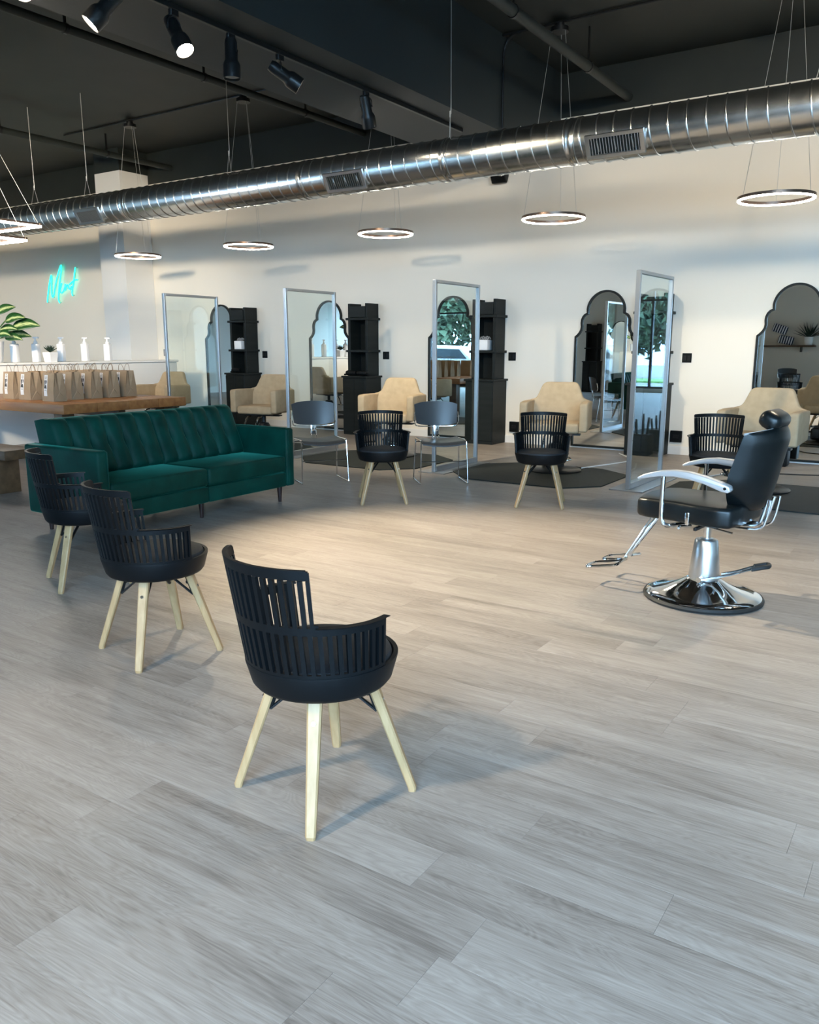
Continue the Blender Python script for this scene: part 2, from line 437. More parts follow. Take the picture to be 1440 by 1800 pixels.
for lb, x, y, a in (
  ('black slatted swivel chair between the nearest one and the one by the sofa arm', -3.03, 2.43, 76),
  ('black slatted swivel chair tucked against the left arm of the green sofa', -4.33, 2.97, 66),
  ('black slatted swivel chair facing the camera at the right end of the green sofa', -4.35, 6.12, -50),
  ('black slatted swivel chair facing the camera between the glass screens, on the bare floor', -3.05, 6.76, -68),
  ('black slatted swivel chair partly hidden behind the black leather styling chair', -1.68, 7.42, -74)):
    dup(st, lb, (x, y, 0), R(a))

# ---------------------------------------------------------------- sofa (front faces +x)
sf = thing('velvet_sofa', 'emerald green velvet sofa with channel-tufted back and dark tapered legs', 'sofa', (-5.5, 4.63, 0))
SX0, SX1 = .47, -.42     # front and rear x in local space
for s in (-1, 1):
    a = MB().box((.02, s*.995, .415), (.90, .10, .53), .022, 3).obj('armrest', M_velvet, sf)
    MB().tube([(.472, s*.995-s*.03, .16), (.472, s*.995-s*.03, .665), (.44, s*.995-s*.03, .681), (-.40, s*.995-s*.03, .681)], .004, 6).obj('piping', M_velvet, a)
    MB().box((.03, s*.472, .215), (.86, .940, .13), .015, 2).obj('base_rail', M_velvet, sf)
    MB().box((.06, s*.472, .358), (.81, .938, .150), .028, 3).obj('seat_cushion', M_velvet, sf)
    # tufted back half
    n = 6; W_ = .94; y0 = s*.472-W_/2
    b = MB()
    def back(u, v, s=s, y0=y0):
        ch = abs(math.sin(PI*u*n))**.55
        tuft = math.exp(-((v-.52)/.10)**2)*math.exp(-((u*n-round(u*n))/.16)**2)*(1 if 0 < round(u*n) < n else 0)
        edge = min(1, min(v, 1-v)*9)**.5
        dep = .035*ch*edge + .055*edge - .03*tuft
        z = .40+.47*v; x = -.10-.20*v
        return (x+dep*.92, y0+W_*u, z+dep*.25)
    V = b.grid(back, 60, 22)
    # rear skin
    def rear(u, v): return (-.30-.12*v, y0+W_*u, .36+.49*v)
    V2 = b.grid(rear, 60, 22)
    for i in range(60):
        b.b.faces.new((V[i][22], V[i+1][22], V2[i+1][22], V2[i][22])); b.b.faces.new((V[i][0], V2[i][0], V2[i+1][0], V[i+1][0]))
    for i in (0, 60):
        for j in range(22): b.b.faces.new((V[i][j], V[i][j+1], V2[i][j+1], V2[i][j]))
    bk = b.obj('tufted_back', M_velvet, sf, smooth=60)
    for k in range(1, n):
        u = k/n; p = Vector(back(u, .52))
        MB().lathe([(.010, 0), (.010, .003), (.006, .006), (0, .007)], 10, M=Matrix.Translation(p+Vector((.002, 0, 0))) @ Matrix.Rotation(R(66), 4, 'Y')).obj('button', M_velvet, bk)
for (x, y) in ((.38, .93), (.38, -.93), (-.33, .93), (-.33, -.93), (.32, .03), (-.25, 0)):
    MB().lathe([(.014, 0), (.026, .152)], 14, (x, y, 0)).obj('leg', M_brownleg, sf)

# ---------------------------------------------------------------- sled chairs
def make_sled(label, loc, rz, group):
    t = thing('sled_base_chair', label, 'chair', loc, rz, group)
    b = MB()
    def seat(u, v):
        yy = -.225+.45*u; xx = -.19+.42*v
        return (xx, yy, .445-.022*math.sin(PI*u)-.012*math.sin(PI*v)+(-.03*max(0, v-.8)/.2)+.012)
    V = b.grid(seat, 12, 12)
    V2 = b.grid(lambda u, v: Vector(seat(u, v))-Vector((0, 0, .012)), 12, 12)
    for i in range(12):
        b.b.faces.new((V[i][0], V[i+1][0], V2[i+1][0], V2[i][0])); b.b.faces.new((V[i][12], V2[i][12], V2[i+1][12], V[i+1][12]))
        b.b.faces.new((V[0][i], V2[0][i], V2[0][i+1], V[0][i+1])); b.b.faces.new((V[12][i], V[12][i+1], V2[12][i+1], V2[12][i]))
    b.obj('seat', M_greyplast, t)
    b = MB(); n = 16
    def bk(u, v, o=0):
        yy = (-.235+.47*u)*(1-.06*(1-v)*1.0); c = .045*((2*u-1)**2)
        rz_ = .018*((2*u-1)**4)
        z = .575+rz_+(.255-2*rz_)*v - .012*((2*u-1)**2)*(2*v-1)
        return (-.235-.05*v+c+o, yy, z)
    V = b.grid(lambda u, v: bk(u, v), n, 8); V2 = b.grid(lambda u, v: bk(u, v, -.011), n, 8)
    for i in range(n):
        b.b.faces.new((V[i][0], V[i+1][0], V2[i+1][0], V2[i][0])); b.b.faces.new((V[i][8], V2[i][8], V2[i+1][8], V[i+1][8]))
    for j in range(8):
        b.b.faces.new((V[0][j], V2[0][j], V2[0][j+1], V[0][j+1])); b.b.faces.new((V[n][j], V[n][j+1], V2[n][j+1], V2[n][j]))
    b.obj('backrest', M_greyplast, t)
    b = MB()
    for s in (-1, 1):
        b.tube(smoothpath([(-.17, s*.235, .445), (.15, s*.235, .452), (.185, s*.237, .44), (.20, s*.24, .40), (.225, s*.25, .05), (.225, s*.25, .014), (.19, s*.25, .009), (-.17, s*.25, .009), (-.205, s*.25, .02), (-.20, s*.248, .06), (-.155, s*.236, .40), (-.17, s*.235, .445)], 5), .0065, 8)
    b.tube([(.21, -.245, .24), (.21, .245, .24)], .005, 8)
    b.tube([(-.15, -.236, .41), (-.15, .236, .41)], .006, 8)
    b.tube([(.13, -.236, .42), (.13, .236, .42)], .006, 8)
    b.obj('frame', M_chrome, t)
    b = MB()
    b.tube(smoothpath([(-.13, .028, .425), (-.19, .028, .43), (-.225, .028, .48), (-.236, .028, .565)], 5), .006, 8)
    b.tube(smoothpath([(-.13, -.028, .425), (-.19, -.028, .43), (-.225, -.028, .48), (-.236, -.028, .565)], 5), .006, 8)
    b.box((-.232, 0, .525), (.010, .056, .10), .003)
    b.tube(smoothpath([(-.215, -.235, .72), (-.195, -.238, .62), (-.21, -.20, .572), (-.236, 0, .565), (-.21, .20, .572), (-.195, .238, .62), (-.215, .235, .72)], 6), .006, 8)
    b.obj('back_support', M_chrome, t)
    return t
G = 'moulded plastic chairs on chrome sled frames'
sl = make_sled('charcoal plastic chair on a chrome sled frame, beside the arm of the green sofa', (-5.60, 6.72, 0), R(-35), G)
dup(sl, 'charcoal plastic chair on a chrome sled frame, in front of the middle glass screen', (-4.49, 7.37, 0), R(-47))

# ---------------------------------------------------------------- leather styling chair
sc = thing('styling_chair', 'black leather hydraulic styling chair with headrest and chrome round base', 'chair', (-1.09, 4.70, 0), R(173.5))
MB().lathe([(.30, 0), (.326, .003), (.330, .014), (.322, .026), (.30, .028)], 56).obj('base_ring', M_rubber, sc)
MB().lathe([(.316, .027), (.306, .036), (.27, .042), (.20, .060), (.14, .086), (.10, .112), (.085, .120), (0, .121)], 56).obj('base_plate', M_chrome, sc)
MB().lathe([(.083, .118), (.085, .135), (.074, .25), (.064, .335), (.058, .345), (.036, .348), (.034, .352), (0, .352)], 36).obj('pedestal', M_steelped, sc)
MB().lathe([(.022, .35), (.022, .45)], 20).obj('piston', M_chrome, sc)
b = MB(); b.box((.0, 0, .455), (.26, .16, .022), .004).box((-.16, 0, .458), (.16, .10, .018), .004)
b.box((.03, -.14, .46), (.04, .20, .02), .004).box((-.02, .10, .445), (.018, .30, .018), .004)
b.obj('mechanism', M_metalblk, sc)
b = MB(); b.tube([(.02, .20, .452), (.06, .27, .455), (.05, .295, .45)], .007, 8); b.tube([(-.04, .14, .448), (-.15, .15, .435), (-.19, .15, .43)], .006, 8)
b.tube([(-.10, -.10, .443), (-.20, -.10, .433)], .008, 8); b.box((.02, .262, .50), (.022, .012, .07), .004)
b.obj('latch', M_chrome, sc)
# seat: plan outline with rounded corners, cut-in at the rear
b = MB()
out = [(.335, -.21), (.355, -.10), (.36, 0), (.355, .10), (.335, .21), (.27, .235), (.10, .245), (-.02, .270), (-.14, .278), (-.21, .255), (-.235, .15), (-.24, 0), (-.235, -.15), (-.21, -.255), (-.14, -.278), (-.02, -.270), (.10, -.245), (.26, -.235)]
b.prism([(x, y) for x, y in out], 2, .470, .578, .024, 4)
for v in b.b.verts:
    if v.co.z > .55: v.co.z += .012*math.cos(min(1, abs(v.co.y)/.28)*PI/2)-.012*max(0, (v.co.x-.25)/.13)
b.obj('seat', M_leather, sc, smooth=50)
# backrest: cupped shield shape
b = MB()
def bkp(u, v, side):
    # v 0 bottom .. 1 top, u -1..1
    w = .245*(1-.62*max(0, (.45-v)/.45)**2.0)*(1-.06*max(0, v-.5))
    yy = w*u; zz = .545+.43*v
    lean = -.262-.095*v
    cup = .135*(abs(u)**2.4)*(1-.25*abs(v-.5))
    thick = .042*(1-abs(u)**5)**.5*min(1, (min(v, 1-v)*7+.04))**.5
    return Vector((lean+cup+side*thick, yy, zz+.03*(1-u*u)*v*v))
nU, nV = 22, 22
V = b.grid(lambda u, v: bkp(2*u-1, v, 1), nU, nV); V2 = b.grid(lambda u, v: bkp(2*u-1, v, -1), nU, nV)
for i in range(nU):
    b.b.faces.new((V[i][0], V[i+1][0], V2[i+1][0], V2[i][0])); b.b.faces.new((V[i][nV], V2[i][nV], V2[i+1][nV], V[i+1][nV]))
bmesh.ops.remove_doubles(b.b, verts=b.b.verts[:], dist=.0005)
b.obj('backrest', M_leather, sc, smooth=70)
b = MB(); b.tube(smoothpath([bkp(u_, .965, .0)+Vector((.0, 0, .012)) for u_ in (-1, -.7, -.35, 0, .35, .7, 1)], 4), .006, 8)
b.obj('piping', M_armalu, sc, label='silver piping along the top edge of the backrest')
b = MB(); b.box((0, 0, 0), (.115, .235, .095), .041, 4, M=Matrix.Translation((-.312, 0, 1.036)) @ Matrix.Rotation(R(-28), 4, 'Y'))
b.obj('headrest', M_leather, sc, smooth=60)
b = MB()
for y in (-.05, .05):
    b.tube(smoothpath([(.0, y, .462), (-.22, y, .462), (-.285, y, .475), (-.305, y, .52), (-.33, y, .62)], 5), .010, 8)
for y in (-.08, .08):
    b.tube(smoothpath([(-.05, y, .452), (-.24, y, .450), (-.31, y, .465), (-.335, y, .52), (-.35, y, .62)], 5), .007, 8)
b.obj('back_support', M_chrome, sc)
for s in (-1, 1):
    b = MB(); y = s*.315
    top = [(.285, .712), (.24, .735), (.16, .758), (.08, .768), (0, .765), (-.08, .752), (-.17, .728), (-.215, .712)]
    bot = [(-.222, .690), (-.210, .676), (-.17, .682), (-.08, .712), (0, .727), (.08, .734), (.16, .728), (.23, .712), (.28, .700)]
    b.prism(top+bot, 1, y-.027, y+.027, .006, 2)
    ar = b.obj('armrest', M_armalu, sc, smooth=50)
    MB().tube([(-.195, y-s*.03, .700), (-.195, y+s*.031, .700)], .008, 10).obj('screw', M_metalblk, ar)
    MB().tube(smoothpath([(.145, y, .735), (.145, y, .56), (.138, y, .48), (.11, s*.28, .455), (.04, s*.12, .455)], 5), .0125, 10).obj('arm_support', M_chrome, sc)
b = MB()
for y in (-.035, .035):
    b.tube([(.28, y, .468), (.30, y, .455), (.47, y, .165)], .0085, 8)
b.tube([(.27, 0, .462), (.46, 0, .18)], .010, 8)
b.obj('footrest_arm', M_chrome, sc)
b = MB()
b.tube(smoothpath([(.46, -.035, .165), (.46, -.15, .15), (.49, -.175, .14), (.63, -.175, .11), (.66, -.15, .105), (.66, -.06, .105), (.63, -.04, .11), (.53, -.035, .13), (.48, 0, .145), (.53, .035, .13), (.63, .04, .11), (.66, .06, .105), (.66, .15, .105), (.63, .175, .11), (.49, .175, .14), (.46, .15, .15), (.46, .035, .165)], 4), .009, 8)
b.obj('footrest', M_chrome, sc)
b = MB(); dx, dy = -.42, -.34
pv = Vector((-.09, .05, .135))
b.tube([(-.02, .105, .13), (-.15, .03, .165), (-.26, -.05, .205)], .007, 8); b.tube([(-.09, -.02, .15), (-.16, -.06, .17), (-.25, -.13, .205)], .007, 8)
b.lathe([(0, -.02), (.016, -.02), (.016, .02), (0, .02)], 14, M=Matrix.Translation((-.01, .095, .13)) @ Matrix.Rotation(R(90), 4, 'X'))
lv = b.obj('pump_lever', M_chrome, sc)
MB().tube(smoothpath([(-.245, -.04, .20), (-.295, -.075, .212), (-.315, -.11, .214), (-.295, -.155, .214), (-.235, -.12, .20)], 4), .013, 10).obj('grip', M_rubber, lv)

# ---------------------------------------------------------------- beige chairs
def make_beige(label, loc, rz, group):
    t = thing('beige_salon_chair', label, 'chair', loc, rz, group)
    b = MB(); b.prism([(-.37, .50), (.37, .50), (.375, .76), (.345, .79), (.29, .80), (.265, .82), (.205, .965), (.17, .99), (-.17, .99), (-.205, .965), (-.265, .82), (-.29, .80), (-.345, .79), (-.375, .76)], 0, -.32, -.245, .022, 3)
    for v in b.b.verts:
        v.co.x += -.06*max(0, (v.co.z-.5)/.5) + .10*(abs(v.co.y)/.375)**3
    b.obj('backrest', M_beige, t, smooth=50)
    for s in (-1, 1):
        b = MB(); b.prism([(-.26, .49), (.27, .47), (.285, .48), (.285, .765), (.27, .79), (.10, .795), (-.26, .785)], 1, s*.375, s*.285, .018, 3)
        b.obj('armrest', M_beige, t, smooth=50)
    b = MB(); b.box((.0, 0, .505), (.54, .565, .115), .035, 4); b.obj('seat', M_beige, t, smooth=50)
    b = MB(); b.box((0, 0, .435), (.34, .40, .02), .004).box((0, 0, .42), (.10, .56, .018), .004).box((.02, 0, .418), (.2, .07, .02), .004)
    b.obj('seat_plate', M_metalblk, t)
    b = MB(); b.lathe([(.03, .30), (.03, .425)], 16); b.lathe([(0, .05), (.11, .05), (.105, .24), (.07, .31), (.04, .32), (0, .32)], 24); b.obj('pedestal', M_metalblk, t)
    b = MB(); b.box((-.10, -.10, .145), (.13, .13, .17), .03, 3).tube([(-.10, -.12, .17), (-.20, -.22, .18)], .012, 8); b.obj('pump_housing', M_metalblk, t)
    MB().lathe([(0, 0), (.30, 0), (.305, .012), (.29, .024), (.16, .04), (.10, .055), (0, .055)], 44).obj('base', M_metalblk, t)
    b = MB()
    for y in (-.09, .09): b.tube(smoothpath([(.20, y, .42), (.30, y, .40), (.36, y, .32), (.40, y, .22)], 4), .011, 8)
    b.tube(smoothpath([(.40, -.09, .22), (.41, -.20, .21), (.50, -.20, .19), (.50, .20, .19), (.41, .20, .21), (.40, .09, .22)], 3), .010, 8)
    b.obj('footrest', M_chrome, t)
    return t
G = 'beige hydraulic salon chairs at the stations'
BX = [(-10.62, 8.85, -80), (-8.32, 8.75, -78), (-6.05, 8.75, -76), (-3.76, 8.70, -74), (-1.55, 8.62, -92)]
bl = ['beige salon chair half hidden behind the plank table end and the leftmost glass screen', 'beige salon chair behind the right end of the green sofa back, second from the left',
      'beige salon chair in the middle of the row, behind the chair at the sofa end', 'beige salon chair on the dark mat between the middle and right glass screens',
      'beige salon chair at the right, behind the headrest of the black leather chair']
bc = make_beige(bl[0], (*BX[0][:2], .012), R(BX[0][2]), G)
for i in range(1, 5): dup(bc, bl[i], (*BX[i][:2], .012), R(BX[i][2]))
# floor mats
ml = ['dark mat under the leftmost beige chair, mostly hidden', 'dark mat under the second beige chair, glimpsed between sofa and chrome chair', 'dark cut-corner mat under the middle beige chair', 'dark cut-corner mat between the middle and right glass screens', 'dark mat at the right edge behind the leather styling chair']
mm = None
for i, mx in enumerate((-10.62, -8.35, -6.10, -3.84, -1.42)):
    if mm is None:
        c = .42; X, Y = .92, .74
        b = MB(); b.prism([(-X+c, -Y), (X-.30, -Y), (X, -Y+.32), (X, Y-.30), (X-c, Y), (-X+c, Y), (-X, Y-c), (-X, -Y+c)], 2, .0005, .0115, .003, 1)
        mm = b.obj('floor_mat', M_mat); o = mm
    else:
        o = mm.copy(); COL.objects.link(o)
    o.location = (mx, 8.38, 0); tag(o, ml[i], 'mat', 'dark anti-fatigue mats under the beige chairs')

# ---------------------------------------------------------------- arched mirrors
half = [(.43, 0), (.43, 1.52), (.40, 1.545), (.372, 1.575), (.352, 1.61), (.345, 1.65), (.350, 1.70), (.346, 1.745), (.328, 1.79), (.300, 1.82), (.268, 1.835)]
arc = [(.272*math.cos(a), 1.858+.272*math.sin(a)) for a in [R(6+84*i/14) for i in range(15)]]
rh = half+arc
outline = rh+[(-x, z) for x, z in rh[::-1][1:]]
def inset(poly, d):
    n = len(poly); out_ = []
    for i in range(n):
        p0 = Vector(poly[i-1]); p1 = Vector(poly[i]); p2 = Vector(poly[(i+1) % n])
        e1 = (p1-p0).normalized(); e2 = (p2-p1).normalized()
        n1 = Vector((-e1.y, e1.x)); n2 = Vector((-e2.y, e2.x)); m_ = (n1+n2)
        m_ = m_.normalized(); k = d/max(.5, m_.dot(n1))
        out_.append(tuple(p1+m_*k))
    return out_
def make_mirror(label, loc, group):
    t = thing('arched_mirror', label, 'mirror', loc, 0, group)
    inn = inset(outline, .026)
    b = MB(); n = len(outline)
    L4 = [[b.b.verts.new((x, yy, z)) for x, z in poly] for poly, yy in ((outline, 0), (outline, -.040), (inn, -.040), (inn, 0))]
    for k in range(4):
        A = L4[k]; B = L4[(k+1) % 4]
        for i in range(n): b.b.faces.new((A[i], A[(i+1) % n], B[(i+1) % n], B[i]))
    b.obj('frame', M_shelf, t, smooth=30)
    b = MB(); i2 = inset(outline, .022); b.prism(i2, 1, -.018, -.010); b.obj('glass', M_mirror, t, smooth=0)
    b = MB(); b.prism(inset(outline, .012), 1, -.010, -.001); b.obj('backing', M_shelf, t, smooth=0)
    return t
G = 'black framed arched mirrors on the long wall'
mr = None
for i, (mx, lb) in enumerate(((-11.40, 'tall black arched mirror seen through the leftmost glass screen'), (-8.87, 'tall black arched mirror seen through the second glass screen from the left'),
      (-6.47, 'tall black arched mirror seen through the middle glass screen'), (-4.07, 'tall black arched mirror left of the rightmost glass screen'), (-1.70, 'tall black arched mirror cut by the right edge of the picture'))):
    if mr is None: mr = make_mirror(lb, (mx, YB-.002, .02), G)
    else: dup(mr, lb, (mx, YB-.002, .02), 0)

# ---------------------------------------------------------------- black ladder shelves over cabinets
def make_tower(label, loc, group):
    t = thing('station_shelf', label, 'shelf', loc, 0, group)   # origin: floor, at wall, centre x; front is -y
    b = MB(); b.box((0, -.21, .455), (.46, .42, .91), .004, 1); cb = b.obj('cabinet', M_shelf, t)
    MB().box((0, -.215, .925), (.50, .45, .03), .004, 1).obj('cabinet_top', M_shelf, t)
    for s in (-1, 1):
        d = MB().box((s*.113, -.426, .47), (.218, .014, .84), .003, 1).obj('door', M_shelf, cb)
    for s in (-1, 1): MB().box((s*.17, -.16, 1.505), (.045, .30, 1.13), .003, 1).obj('side_post', M_shelf, t)
    MB().box((0, -.022, 1.48), (.31, .015, 1.10)).obj('back_panel', M_shelf, t)
    MB().box((0, -.318, 1.94), (.31, .012, .17)).obj('front_panel', M_shelf, t)
    for z in (1.33, 1.83): MB().box((0, -.17, z), (.45, .33, .035), .003, 1).obj('shelf_board', M_shelf, t)
    return t
G = 'tall black shelf units beside the mirrors'
TX = [-10.70, -8.05, -5.78, -3.36]
tl = ['black station shelf with a white box, left of the second glass screen', 'black station shelf partly behind the second glass screen, dark tools on its cabinet', 'black station shelf seen through the middle glass screen, a white box in it', 'black station shelf seen through the rightmost glass screen']
tw = make_tower(tl[0], (TX[0], YB-.005, 0), G)
for i in (1, 2, 3): dup(tw, tl[i], (TX[i], YB-.005, 0), 0)
def wbox(label, x, z):
    t = thing('storage_box', label, 'box', (x, YB-.20, z))
    MB().box((0, 0, .075), (.17, .17, .15), .012, 3).obj('body', M_ofwhite, t)
    b = MB()
    for k in range(5): b.tube(smoothpath([(-.07+.03*k, -.02, .15), (-.06+.032*k, .0, .19+.01*(k % 2)), (-.03+.03*k, .01, .16)], 4), .008, 6)
    b.obj('cloth', MATS['grey_moulded_plastic'] if 0 else mat('grey_cloth', (.25, .25, .25), .8), t)
wbox('white box of clips on the shelf behind the leftmost glass screen', TX[0]-.05, 1.349)
wbox('white box on the shelf behind the middle glass screen', TX[2]-.04, 1.349)
def dryer(label, x, y, z, rz):
    t = thing('hair_dryer', label, 'hair dryer', (x, y, z), rz)
    b = MB(); b.lathe([(0, -.09), (.035, -.085), (.042, -.05), (.038, .03), (.028, .10), (0, .10)], 18, M=Matrix.Translation((0, 0, .045)) @ Matrix.Rotation(R(90), 4, 'Y')); b.obj('barrel', M_plastic, t)
    b = MB(); b.tube([(-.07, 0, .04), (-.10, 0, .022), (-.14, .01, .016)], [.014, .016, .013], 10); b.obj('handle', M_plastic, t)
dryer('black hair dryer lying on the cabinet behind the second glass screen', TX[1]-.10, YB-.375, .941, R(0))
dryer('black hair dryer on the leftmost station cabinet', TX[0]-.02, YB-.375, .941, R(0))
dryer('black hair tool on the right side of the second station cabinet', TX[1]+.13, YB-.375, .941, R(180))

# ---------------------------------------------------------------- glass screens
def make_screen(label, loc, rz, group, L=1.06):
    t = thing('glass_screen', label, 'divider', loc, rz, group)   # runs along +y from origin
    H = 2.12; p = .032
    for y in (p/2, L-p/2): MB().box((0, y, .012+(H-.012)/2), (.045, p, H-.012), .003, 1).obj('post', M_alu, t)
    MB().box((0, L/2, H-p/2), (.045, L-2*p, p), .003, 1).obj('top_rail', M_alu, t)
    MB().box((0, L/2, .012+.03), (.045, L-2*p, .06), .003, 1).obj('bottom_rail', M_alu, t)
    MB().box((0, L/2, (H+.03)/2), (.006, L-2*p+.01, H-.10)).obj('pane', M_glass, t, smooth=0)
    MB().box((0, L/2, .006), (.34, L+.10, .011), .002, 1).obj('foot_plate', M_alu, t)
    b = MB()
    for y in (p/2, L-p/2): 
        for z in (.5, 1.0): b.tube([(-.024, y, z), (.024, y, z)], .005, 8)
    b.obj('screws', M_metalblk, t)
    return t
G = 'freestanding aluminium framed glass screens'
s0 = make_screen('glass screen at the left, standing behind the plank table end', (-9.22, 7.80, 0), R(0), G, 1.0)
for lb, x, y, a in (('glass screen behind the sofa end, second from the left', -7.12, 7.93, 0), ('middle glass screen, behind the right chrome sled chair', -4.86, 7.83, 0),
                 ('rightmost and nearest glass screen, seen almost edge on', -2.63, 7.90, 1.5)):
    dup(s0, lb, (x, y, 0), R(-a))

# ---------------------------------------------------------------- duct
DY, DZ, DR = 7.95, 3.345, .212
dt = thing('spiral_duct', 'galvanised spiral air duct hanging across the room under the black ceiling', 'duct', (0, DY, DZ))
b = MB()
xs = [-19+i*.6 for i in range(43)]
b.tube([(x, 0, 0) for x in xs], DR, 48); b.obj('duct_pipe', M_duct, dt, smooth=60)
pitch = .165; n = 24
pts = []
x = -18.9
while x < 6.5:
    a = (x/pitch)*2*PI; pts.append((x, math.cos(a)*(DR+.001), math.sin(a)*(DR+.001))); x += pitch/n
MB().tube(pts, .0085, 6).obj('spiral_seam', M_duct, dt, smooth=60)
for cx in (-3.32, -6.68, -4.72, -9.9):
    b = MB(); prof = [(DR+.001, -.05), (DR+.007, -.045), (DR+.007, -.03), (DR+.003, -.025), (DR+.003, .025), (DR+.007, .03), (DR+.007, .045), (DR+.001, .05)]
    b.lathe(prof, 48, M=Matrix.Translation((cx, 0, 0)) @ Matrix.Rotation(R(90), 4, 'Y')); b.obj('coupling', M_duct, dt, smooth=50)
for vx, lbl in ((-10.64, 'a'), (-6.01, 'b'), (-2.87, 'c')):
    Mv = Matrix.Translation((vx, 0, 0)) @ Matrix.Rotation(R(30), 4, 'X') @ Matrix.Translation((0, -DR-.012, 0))
    b = MB(); w, h = .56, .215
    for z in (-1, 1): b.box((0, 0, z*(h/2-.016)), (w, .03, .032), .002, 1, M=Mv)
    for x_ in (-1, 1): b.box((x_*(w/2-.022), 0, 0), (.044, .03, h-.064), .002, 1, M=Mv)
    v = b.obj('vent_frame', M_steelped, dt, smooth=30)
    MB().box((0, .012, 0), (w-.09, .004, h-.066), M=Mv).obj('vent_backing', M_black, v)
    for k in range(17):
        xx = -w/2+.06+(w-.12)*k/16
        MB().box((0, 0, 0), (.005, .022, h-.066), M=Mv @ Matrix.Translation((xx, -.002, 0)) @ Matrix.Rotation(R(18), 4, 'Z')).obj('louvre', M_alu, v)
for hx in (-12.2, -10.9, -8.0, -4.75, -1.2):
    b = MB(); b.tube([(hx, 0, ZC-DZ), (hx+.01, 0, DR+.24)], .004, 5); b.tube([(hx, 0, DR+.24), (hx+.08, -.12, DR*.85)], .003, 5); b.tube([(hx, 0, DR+.24), (hx-.08, .12, DR*.85)], .003, 5)
    b.tube([(hx, 0, DR+.21), (hx, 0, DR+.27)], .009, 6); b.obj('hanger', M_cable, dt)

# ---------------------------------------------------------------- pipes and conduit under the ceiling
def pipe(name, label, x, z, r, y0, y1, cat='pipe'):
    t = thing(name, label, cat, (x, 0, z))
    MB().tube([(0, y0, 0), (0, y1, 0)], r, 16).obj('pipe_run', M_black if r > .03 else M_metalblk, t)
    y = y0+1.2
    while y < y1:
        b = MB(); b.lathe([(r+.001, -.02), (r+.008, -.02), (r+.008, .02), (r+.001, .02)], 16, M=Matrix.Translation((0, y, 0)) @ Matrix.Rotation(R(90), 4, 'X'))
        b.box((0, y, (ZC-z+r)/2), (.012, .03, ZC-z-r)); b.obj('pipe_clamp', M_metalblk, t); y += 1.9
    return t
pipe('ceiling_pipe', 'black ceiling pipe running beside the left edge of the wide beam', -8.12, 4.64, .045, YF, YB)
pipe('ceiling_pipe', 'thick black ceiling pipe at the right of the beam, over the middle screens', -3.91, 4.53, .055, YF, YB)
pipe('ceiling_pipe', 'black ceiling pipe at the far left above the square light pendants', -12.56, 4.63, .05, YF, YB)
CY = 9.25
t = thing('electrical_conduit', 'thin black conduit linking the lamp boxes left of the beam', 'conduit', (0, CY, ZC))
b = MB(); b.tube([(-13.2, 0, -.018), (-6.03, 0, -.018)], .014, 8); b.obj('conduit_run', M_metalblk, t)
t = thing('electrical_conduit', 'thin black conduit bending down the right face of the beam', 'conduit', (0, CY, ZC))
b = MB(); b.tube(smoothpath([(-4.81, 0, -1.02), (-4.81, 0, -.30), (-4.79, 0, -.14), (-4.72, 0, -.05), (-4.58, 0, -.022), (-4.3, 0, -.018), (6.4, 0, -.018)], 5), .014, 8); b.obj('conduit_run', M_metalblk, t)

# ---------------------------------------------------------------- ring pendants
def make_ring(label, loc, group):
    t = thing('ring_pendant', label, 'pendant light', loc, 0, group)   # origin at ring centre
    D = .365; top = ZC-loc[2]
    b = MB(); Rm = Matrix.Identity(4)
    b.lathe([(D-.028, 0), (D, 0), (D, .020), (D-.028, .020)], 72)
    b.b.faces.ensure_lookup_table()
    b2 = MB(); n = 72
    pr = [(D-.028, -.004), (D, -.004), (D, .026), (D-.028, .026)]
    rings = [[b2.b.verts.new((r*math.cos(2*PI*j/n), r*math.sin(2*PI*j/n), z)) for j in range(n)] for r, z in pr]
    for k in range(4):
        A = rings[k]; B = rings[(k+1) % 4]
        for j in range(n): b2.b.faces.new((A[j], A[(j+1) % n], B[(j+1) % n], B[j]))
    b.b.free(); b2.obj('ring_frame', M_bronze, t)
    b2 = MB(); pr = [(D-.027, -.012), (D-.020, -.018), (D-.008, -.018), (D-.001, -.012), (D-.001, -.004), (D-.027, -.004)]
    rings = [[b2.b.verts.new((r*math.cos(2*PI*j/n), r*math.sin(2*PI*j/n), z)) for j in range(n)] for r, z in pr]
    for k in range(6):
        A = rings[k]; B = rings[(k+1) % 6]
        for j in range(n): b2.b.faces.new((A[j], A[(j+1) % n], B[(j+1) % n], B[j]))
    b2.obj('light_strip', M_ring, t, smooth=60)
    MB().lathe([(0, top-.12), (.10, top-.12), (.10, top-.075), (.055, top-.07), (.055, top-.034), (0, top-.034)], 28).obj('canopy', M_metalblk, t)
    for k in range(3):
        a = R(100+120*k)
        MB().tube([((D-.014)*math.cos(a), (D-.014)*math.sin(a), .026), (.085*math.cos(a), .085*math.sin(a), top-.12)], .0022, 5).obj('wire', M_cable, t)
    return t
G = 'LED ring pendants above the stations'
rl = ['glowing ring pendant furthest left, in front of the white column', 'glowing ring pendant second from the left, above the leftmost glass screen', 'glowing ring pendant in the middle of the row, above the second screen', 'glowing ring pendant second from the right, above the mirror left of the rightmost screen', 'glowing ring pendant at the right edge, largest of the row']
rg = make_ring(rl[0], (-11.48, CY, 2.86), G)
for i, x in enumerate((-8.98, -6.50, -4.12, -1.72)): dup(rg, rl[i+1], (x, CY, 2.86), 0)

